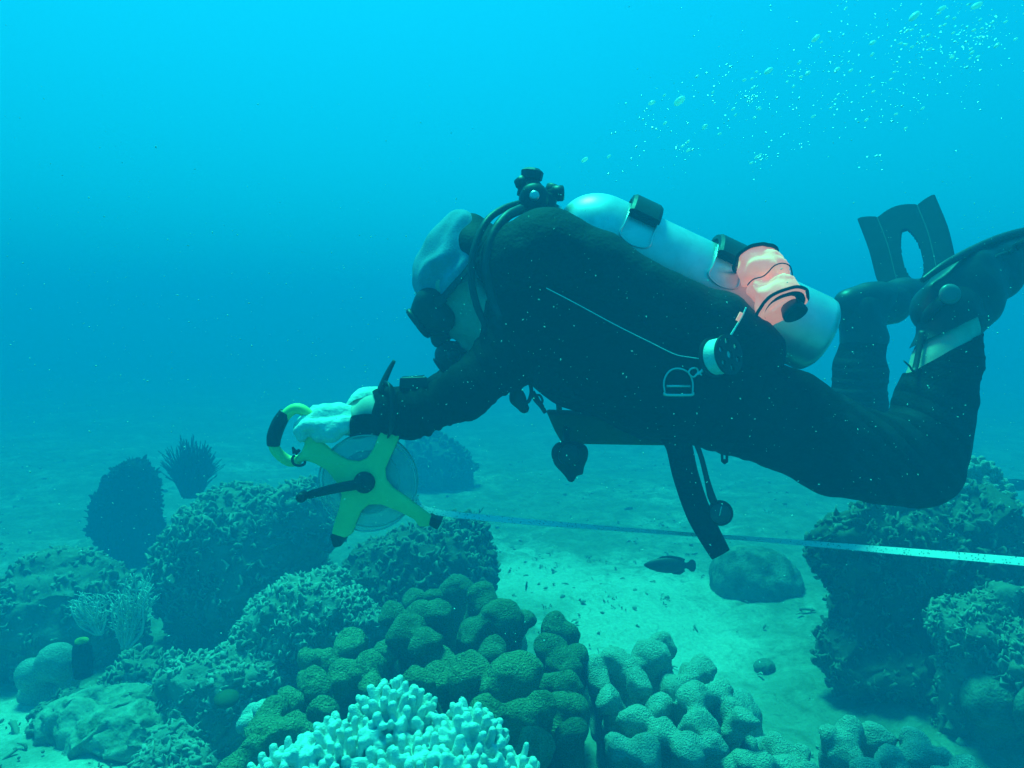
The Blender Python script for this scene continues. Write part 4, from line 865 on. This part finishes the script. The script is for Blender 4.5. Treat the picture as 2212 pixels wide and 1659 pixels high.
# ---- tape reel
zr = lambda L: [(548.6+a*.2667, 752.1+b_*.2667) for a, b_ in L]
Yr = 1.385
t_ = thing('tape_reel', P(785, 1042, Yr), 'yellow open frame tape reel with black crank held in the gloved hand', 'reel')
body = zr([(470, 560), (520, 690), (560, 765), (655, 845), (755, 902), (850, 915), (915, 890), (965, 820), (1005, 720), (1045, 645), (1100, 628), (1160, 640), (1190, 665), (1170, 740), (1110, 870), (1065, 975), (1072, 1060), (1130, 1130), (1240, 1205), (1395, 1320), (1440, 1355), (1420, 1440), (1340, 1445), (1300, 1385), (1180, 1322), (1030, 1262), (930, 1265), (870, 1320), (830, 1410), (800, 1490), (740, 1535), (630, 1500), (655, 1400), (690, 1300), (712, 1190), (690, 1110), (590, 985), (500, 935), (430, 910), (360, 925), (330, 890), (385, 840), (415, 770), (405, 700), (430, 620)])
mk('frame', *plate(body, Yr-.018, .010, .0035), M['yellow'], t_)
mk('frame', *plate([(x+2, y) for x, y in body], Yr+.034, .008, .003), M['yellow'], t_)
hp = zr([(430, 760), (455, 640), (450, 560), (400, 505), (335, 490), (270, 530), (205, 620), (165, 715), (165, 800), (210, 865), (290, 915), (370, 905)])
mk('handle', *tube([P(x, y, Yr) for x, y in hp], .0108, 12, 6), M['yellow'], t_)
gp = zr([(258, 520), (205, 605), (165, 710), (158, 790)]); mk('grip', *tube([P(x, y, Yr) for x, y in gp], [.0125, .0145, .0145, .0125], 14, 8), M['rubber'], t_)
rc = P(795, 1042, Yr); dsk = [(0, .01)]+[(.001, r) for r in np.linspace(.012, .088, 3)]+[(.002, .092), (.026, .092)]+[(.027, .088), (.028, .01)]
gv = [(0.0, .008)]+[(.0005*(i % 2), .012+i*.0026) for i in range(30)]+[(.002, .092), (.004, .0965), (.020, .0965), (.024, .092)]+[(.0245, .08), (.0245, .008)]
mk('tape_roll', *lathe(rc-Vector((0, .008, 0)), (0, 1, 0), [(0, .010)]+[(.0006*(i % 2), .014+i*.0024) for i in range(20)]+[(.002, .0625), (.022, .0625), (.024, .06), (.024, .01)], 64), M['tape'], t_)
for yo, nm in ((-.012, 'side_disc'), (.020, 'side_disc')):
    dk = mk(nm, *lathe(rc+Vector((0, yo, 0)), (0, 1, 0), [(0, .012), (0, .094), (.0015, .0955), (.003, .094), (.003, .012)], 72), M['flange'], t_)
    mk('rim', *tube([rc+Vector((math.cos(a)*.0962, yo+.0015, math.sin(a)*.0962)) for a in np.linspace(0, 2*math.pi, 25)[:-1]], .0016, 8, 3, closed=True), M['tape'], dk)
hb = P(787, 1042, Yr-.026)
mk('hub', *lathe(hb+Vector((0, .006, 0)), (0, -1, 0), [(0, .021), (.010, .021), (.014, .018), (.016, .008)], 32), M['rubber'], t_)
cr = mk('crank', *tube([hb+Vector((0, -.010, 0)), P(720, 1056, Yr-.040), P(664, 1070, Yr-.042)], [.0105, .0095, .0075], 12, 6, flat=.5, up=(0, -1, 0)), M['rubber'], t_)
mk('crank_knob', *lathe(P(658, 1069, Yr-.040), (0, -1, 0), [(0, .008), (.004, .010), (.026, .0095), (.03, .006)], 18), M['rubber'], cr)
for q, an in (((1465, 1385), -.9), ((690, 1525), -2.2)):
    c = zr([q])[0]; mk('rubber_foot', *box(P(c[0], c[1], Yr+.008), (.014*math.cos(an*.6), 0, .014*math.sin(an*.6)), (0, .030, 0), (.009*math.sin(-an*.6), 0, .009*math.cos(an*.6)), .004), M['rubber'], t_)
mk('spacer', *tube([P(*zr([(1120, 690)])[0], Yr-.02), P(*zr([(1120, 690)])[0], Yr+.036)], .006, 10, 2), M['rubber'], t_)
lk = zr([(330, 870), (312, 890), (320, 935), (365, 952), (405, 940), (415, 915)]); lt = Acc().add(tube([P(x, y, Yr-.026) for x, y in lk], .0026, 8, 6)).add(tube([P(*zr([(335, 850)])[0], Yr-.02), P(*zr([(312, 800)])[0], Yr-.02)], [.006, .002], 8, 2)).add(tube([P(*zr([(335, 850)])[0], Yr-.02), P(*zr([(370, 825)])[0], Yr-.02)], [.005, .003], 8, 2))
lt.obj('hook', M['rubber'], t_)

# ---- the tape pulled out to the right
def tape():
    pts = [P(897, 1072, Yr+.01), P(928, 1103, Yr+.01), P(1106, 1124, 1.37), P(1300, 1140, 1.43), P(1500, 1155, 1.53), P(1700, 1170, 1.47), P(1950, 1191, 1.26), P(2212, 1213, 1.08), P(2500, 1240, .96)]
    tw = [-.4, -.8, -.8, -1.05, -1.2, -.95, -.6, -.5, -.5]
    path = catmull(pts, 24); rt = [0.0]*len(path); v, f, uvs = [], [], []; s = 0
    for i, p in enumerate(path):
        j = min(i/24, len(tw)-1.001); a = tw[int(j)]*(1-j % 1)+tw[int(j)+1]*(j % 1)
        t = (path[min(i+1, len(path)-1)]-path[max(i-1, 0)]).normalized(); U = Vector((0, 0, 1)); U = (U-t*U.dot(t)).normalized(); N = t.cross(U)
        wd = U*math.cos(a)+N*math.sin(a); nn = t.cross(wd)
        if i: s += (p-path[i-1]).length
        for k, (q, e) in enumerate(((-1, -1), (1, -1), (1, 1), (-1, 1))): v.append(p+wd*q*.0068+nn*e*.0004); uvs.append((s*100, (q+1)/2))
    for i in range(len(path)-1):
        for k in range(4): f.append((i*4+k, i*4+(k+1) % 4, i*4+4+(k+1) % 4, i*4+4+k))
    m = M['printed'] = mat('printed_tape', (.94, .96, .97), .5, .04, 30); t = m.node_tree; b = t.nodes['Principled BSDF']
    um = t.nodes.new('ShaderNodeUVMap'); mp = t.nodes.new('ShaderNodeMapping'); mp.inputs['Scale'].default_value = (2.2, 2.6, 1); t.links.new(um.outputs[0], mp.inputs[0])
    vo = t.nodes.new('ShaderNodeTexVoronoi'); vo.inputs['Scale'].default_value = 1; t.links.new(mp.outputs[0], vo.inputs[0])
    rp = t.nodes.new('ShaderNodeValToRGB'); rp.color_ramp.elements[0].position = .2; rp.color_ramp.elements[0].color = (.05, .08, .12, 1); rp.color_ramp.elements[1].position = .3; rp.color_ramp.elements[1].color = (.94, .96, .97, 1)
    t.links.new(vo.outputs[0], rp.inputs[0]); t.links.new(rp.outputs[0], b.inputs['Base Color']); through('printed', .45)
    o = mk('measuring_tape', v, f, m, None, False, uv=uvs, origin=P(1106, 1124, 1.4)); setp(o, 'long pale blue measuring tape stretched from the reel to the right edge', 'tape')
tape()

# ------------------------------------------------------------------ fish
def fish(label, x, y, Y, L, hgt, m, nose=(-1, 0, 0), name='fish', group=None, roll=0):
    root = thing(name, P(x, y, Y), label, 'fish', group); n = Vector(nose).normalized(); up = Vector((0, 0, 1)); up = (up-n*up.dot(n)).normalized(); sd_ = n.cross(up)
    c = Vector(P(x, y, Y)); v, f = [], []; prof = [(-.50, .03, .02), (-.46, .13, .07), (-.36, .27, .14), (-.2, .42, .2), (0, .5, .22), (.15, .46, .2), (.28, .34, .14), (.38, .22, .08), (.44, .17, .05)]; sg = 16
    for s, h, w_ in prof:
        for k in range(sg): an = 2*math.pi*k/sg; v.append(c-n*s*L+up*math.cos(an)*h*hgt+sd_*math.sin(an)*w_*hgt*1.2)
    for i in range(len(prof)-1):
        for k in range(sg): f.append((i*sg+k, i*sg+(k+1) % sg, (i+1)*sg+(k+1) % sg, (i+1)*sg+k))
    f += [tuple(range(sg))[::-1], tuple((len(prof)-1)*sg+k for k in range(sg))]
    mk('body', v, f, M[m], root)
    def fin(nm, pts, th=.003):
        q = [c-n*a*L+up*b_*hgt for a, b_ in pts]; k = len(q); vv = [p+sd_*th/2 for p in q]+[p-sd_*th/2 for p in q]
        mk(nm, vv, [tuple(range(k)), tuple(range(2*k-1, k-1, -1))]+[(i, i+k, (i+1) % k+k, (i+1) % k) for i in range(k)], M[m], root, smooth=False)
    fin('tail_fin', [(.42, .16), (.47, .22), (.53, .38), (.60, .36), (.635, .15), (.635, -.15), (.60, -.36), (.53, -.38), (.47, -.22), (.42, -.16)])
    fin('dorsal_fin', [(-.22, .38), (-.10, .56), (.10, .60), (.28, .52), (.40, .40), (.38, .18), (.1, .40)])
    fin('anal_fin', [(.06, -.40), (.16, -.56), (.30, -.56), (.40, -.36), (.38, -.16), (.2, -.36)])
    return root
fish('dark grouper like fish with rounded tail swimming left over the sand', 1440, 1221, 2.6, .17, .062, 'fish', (-1, .1, -.02))
fish('faint dark fish at the right picture edge beside the outcrop', 2185, 1048, 4.0, .18, .06, 'fish', (-1, .3, -.1))
fish('tiny dark fish hovering nose down above the bright sand', 1137, 1268, 3.3, .045, .014, 'fishy', (-.1, .2, -1))
for i, (x, y, Y) in enumerate(((1023, 1125, 3.1), (1030, 1105, 3.1))):
    bushy(('short dark weed stalk under the tape', 'longer dark weed stalk leaning right under the tape')[i], x, 1150, Y, .015, (.09, .12)[i], 6, 70+i, name='weed_stalk', r=.003)

# ------------------------------------------------------------------ bubbles
def bubbles():
    g = random.Random(11); bm = bmesh.new(); bmesh.ops.create_icosphere(bm, subdivisions=2, radius=1); me = bpy.data.meshes.new('bubble'); bm.to_mesh(me); bm.free()
    me.materials.append(M['bubble']); me.polygons.foreach_set('use_smooth', [True]*len(me.polygons))
    big = [(1975, 35, 15, 'large bright bubble near the top edge, left of the top right pair'), (2110, 12, 14, 'large bright bubble at the top edge toward the right corner'), (2035, 18, 10, 'bright bubble at the top edge left of the corner bubble'), (1762, 83, 11, 'wide bright bubble at the left side of the upper plume'), (1660, 153, 12, 'bright bubble alone at the left foot of the upper plume'),
           (1468, 218, 15, 'wide flattened bubble highest above the tank'), (1408, 222, 9, 'thin flat bubble left of the wide flattened one'), (1885, 92, 9, 'bright bubble in the middle of the upper plume'), (1808, 150, 8, 'bright bubble under the middle of the plume'), (1745, 158, 8, 'bright bubble just right of the lone left one'), (1263, 345, 9, 'pale bubble directly above the tank dome'), (1315, 338, 6, 'small bubble right of the one above the tank dome'),
           (1523, 272, 7, 'small bubble below the wide flattened bubble'), (2153, 98, 8, 'bright bubble near the right edge below the corner')]
    me2 = me.copy(); me2.materials[0] = M['bubbleb']
    def add(x, y, Y, r, label, st=1.5, group='air bubbles rising from the diver'):
        o = bpy.data.objects.new('air_bubble', me2 if r > 3.6 else me); COL.objects.link(o); o.location = P(x, y, Y); s = px(r, Y)
        o.scale = (s*st*.8, s*.7, s*.55); o.rotation_euler = (g.uniform(-.4, .4), -R(g.uniform(20, 45)), g.uniform(-.5, .5)); setp(o, label, 'bubble', group)
    for x, y, r, l in big: add(x, y, g.uniform(1.5, 2.0), r*.8, l, 1.45)
    dots = []
    for i in range(56):
        t = g.random()**.65; bx = 1270+t*930+g.gauss(0, 30+t*70); by = 345-t*335+30*math.sin(t*3.1)+g.gauss(0, 26+t*75); n_ = int(4+26*g.random()**2); sp = g.uniform(9, 34); YY = g.uniform(1.4, 2.5)
        for _ in range(n_): dots.append((bx+g.gauss(0, sp*1.25), by+g.gauss(0, sp*.8), YY+g.gauss(0, .1), 1.3+3.6*g.random()**4))
    for i in range(190):
        t = g.random()**.6; dots.append((1300+t*900+g.gauss(0, 60+t*80), 330-t*310+g.gauss(0, 45+t*80), g.uniform(1.4, 2.6), 1.2+1.4*g.random()))
    for i in range(90): dots.append((g.gauss(1900, 260), abs(g.gauss(40, 130)), g.uniform(1.4, 2.6), 1.4+2*g.random()**3))
    dots = [d for d in dots if d[0] < 2260 and -20 < d[1] < 470 and not (d[1] > 395 and d[0] < 1700)]
    dots.sort(key=lambda d: -d[3])
    for x, y, Y, r in dots[:280]: add(x, y, Y, r, 'tiny air bubble in the rising plume over the diver')
    a = Acc(); base = [(Vector(p.co), ) for p in me.vertices]
    bm = bmesh.new(); bmesh.ops.create_icosphere(bm, subdivisions=1, radius=1); bv = [p.co.copy() for p in bm.verts]; bf = [tuple(q.index for q in fc.verts) for fc in bm.faces]; bm.free()
    for x, y, Y, r in dots[280:]:
        c = P(x, y, Y); s = px(r*.75, Y); rt = Matrix.Rotation(-R(35), 3, 'Y'); a.add(([c+rt @ Vector((q.x*s*1.7, q.y*s, q.z*s*.7)) for q in bv], bf))
    setp(a.obj('bubble_mist', M['bubble']), 'mist of the finest air bubbles in the plume', 'bubbles', None, 'stuff')
    # floating specks, thick in the water near the camera
    a = Acc(); ov = [Vector(q) for q in ((1, 0, 0), (-1, 0, 0), (0, 1, 0), (0, -1, 0), (0, 0, 1), (0, 0, -1))]; of = [(0, 2, 4), (2, 1, 4), (1, 3, 4), (3, 0, 4), (2, 0, 5), (1, 2, 5), (3, 1, 5), (0, 3, 5)]
    for i in range(1500):
        Y = g.uniform(.6, 1.35); x, y = g.uniform(-40, 2250), g.gauss(820, 300); c = P(x, y, Y); s = px(.75+1.6*g.random()**5, Y)
        rt = Quaternion((g.gauss(0, 1), g.gauss(0, 1), g.gauss(0, 1), g.gauss(0, 1))).normalized(); a.add(([c+rt @ Vector((q.x*s*1.5, q.y*s*.8, q.z*s*.8)) for q in ov], of))
    setp(a.obj('floating_specks', M['snow']), 'fine pale specks drifting in the water', 'specks', None, 'stuff')
bubbles()

# ------------------------------------------------------------------ the water itself: one even volume
def water():
    v = [(x, y, z) for x in (-43, 43) for y in (-43, 43) for z in (-1.6, 2.9)]
    f = [(0, 1, 3, 2), (4, 6, 7, 5), (0, 4, 5, 1), (2, 3, 7, 6), (0, 2, 6, 4), (1, 5, 7, 3)]
    m = bpy.data.materials.new('sea_water'); m.use_nodes = True; t = m.node_tree; t.nodes.clear()
    o = t.nodes.new('ShaderNodeOutputMaterial'); pv = t.nodes.new('ShaderNodeVolumePrincipled'); t.links.new(pv.outputs[0], o.inputs['Volume'])
    pv.inputs['Color'].default_value = (.0, .232, .515, 1); pv.inputs['Absorption Color'].default_value = (.0, .07, .085, 1)
    pv.inputs['Density'].default_value = .232; pv.inputs['Anisotropy'].default_value = 0
    ob = mk('haze', v, f, m, smooth=False); setp(ob, 'clear blue green sea water fading far things', None, None, 'stuff')
water()
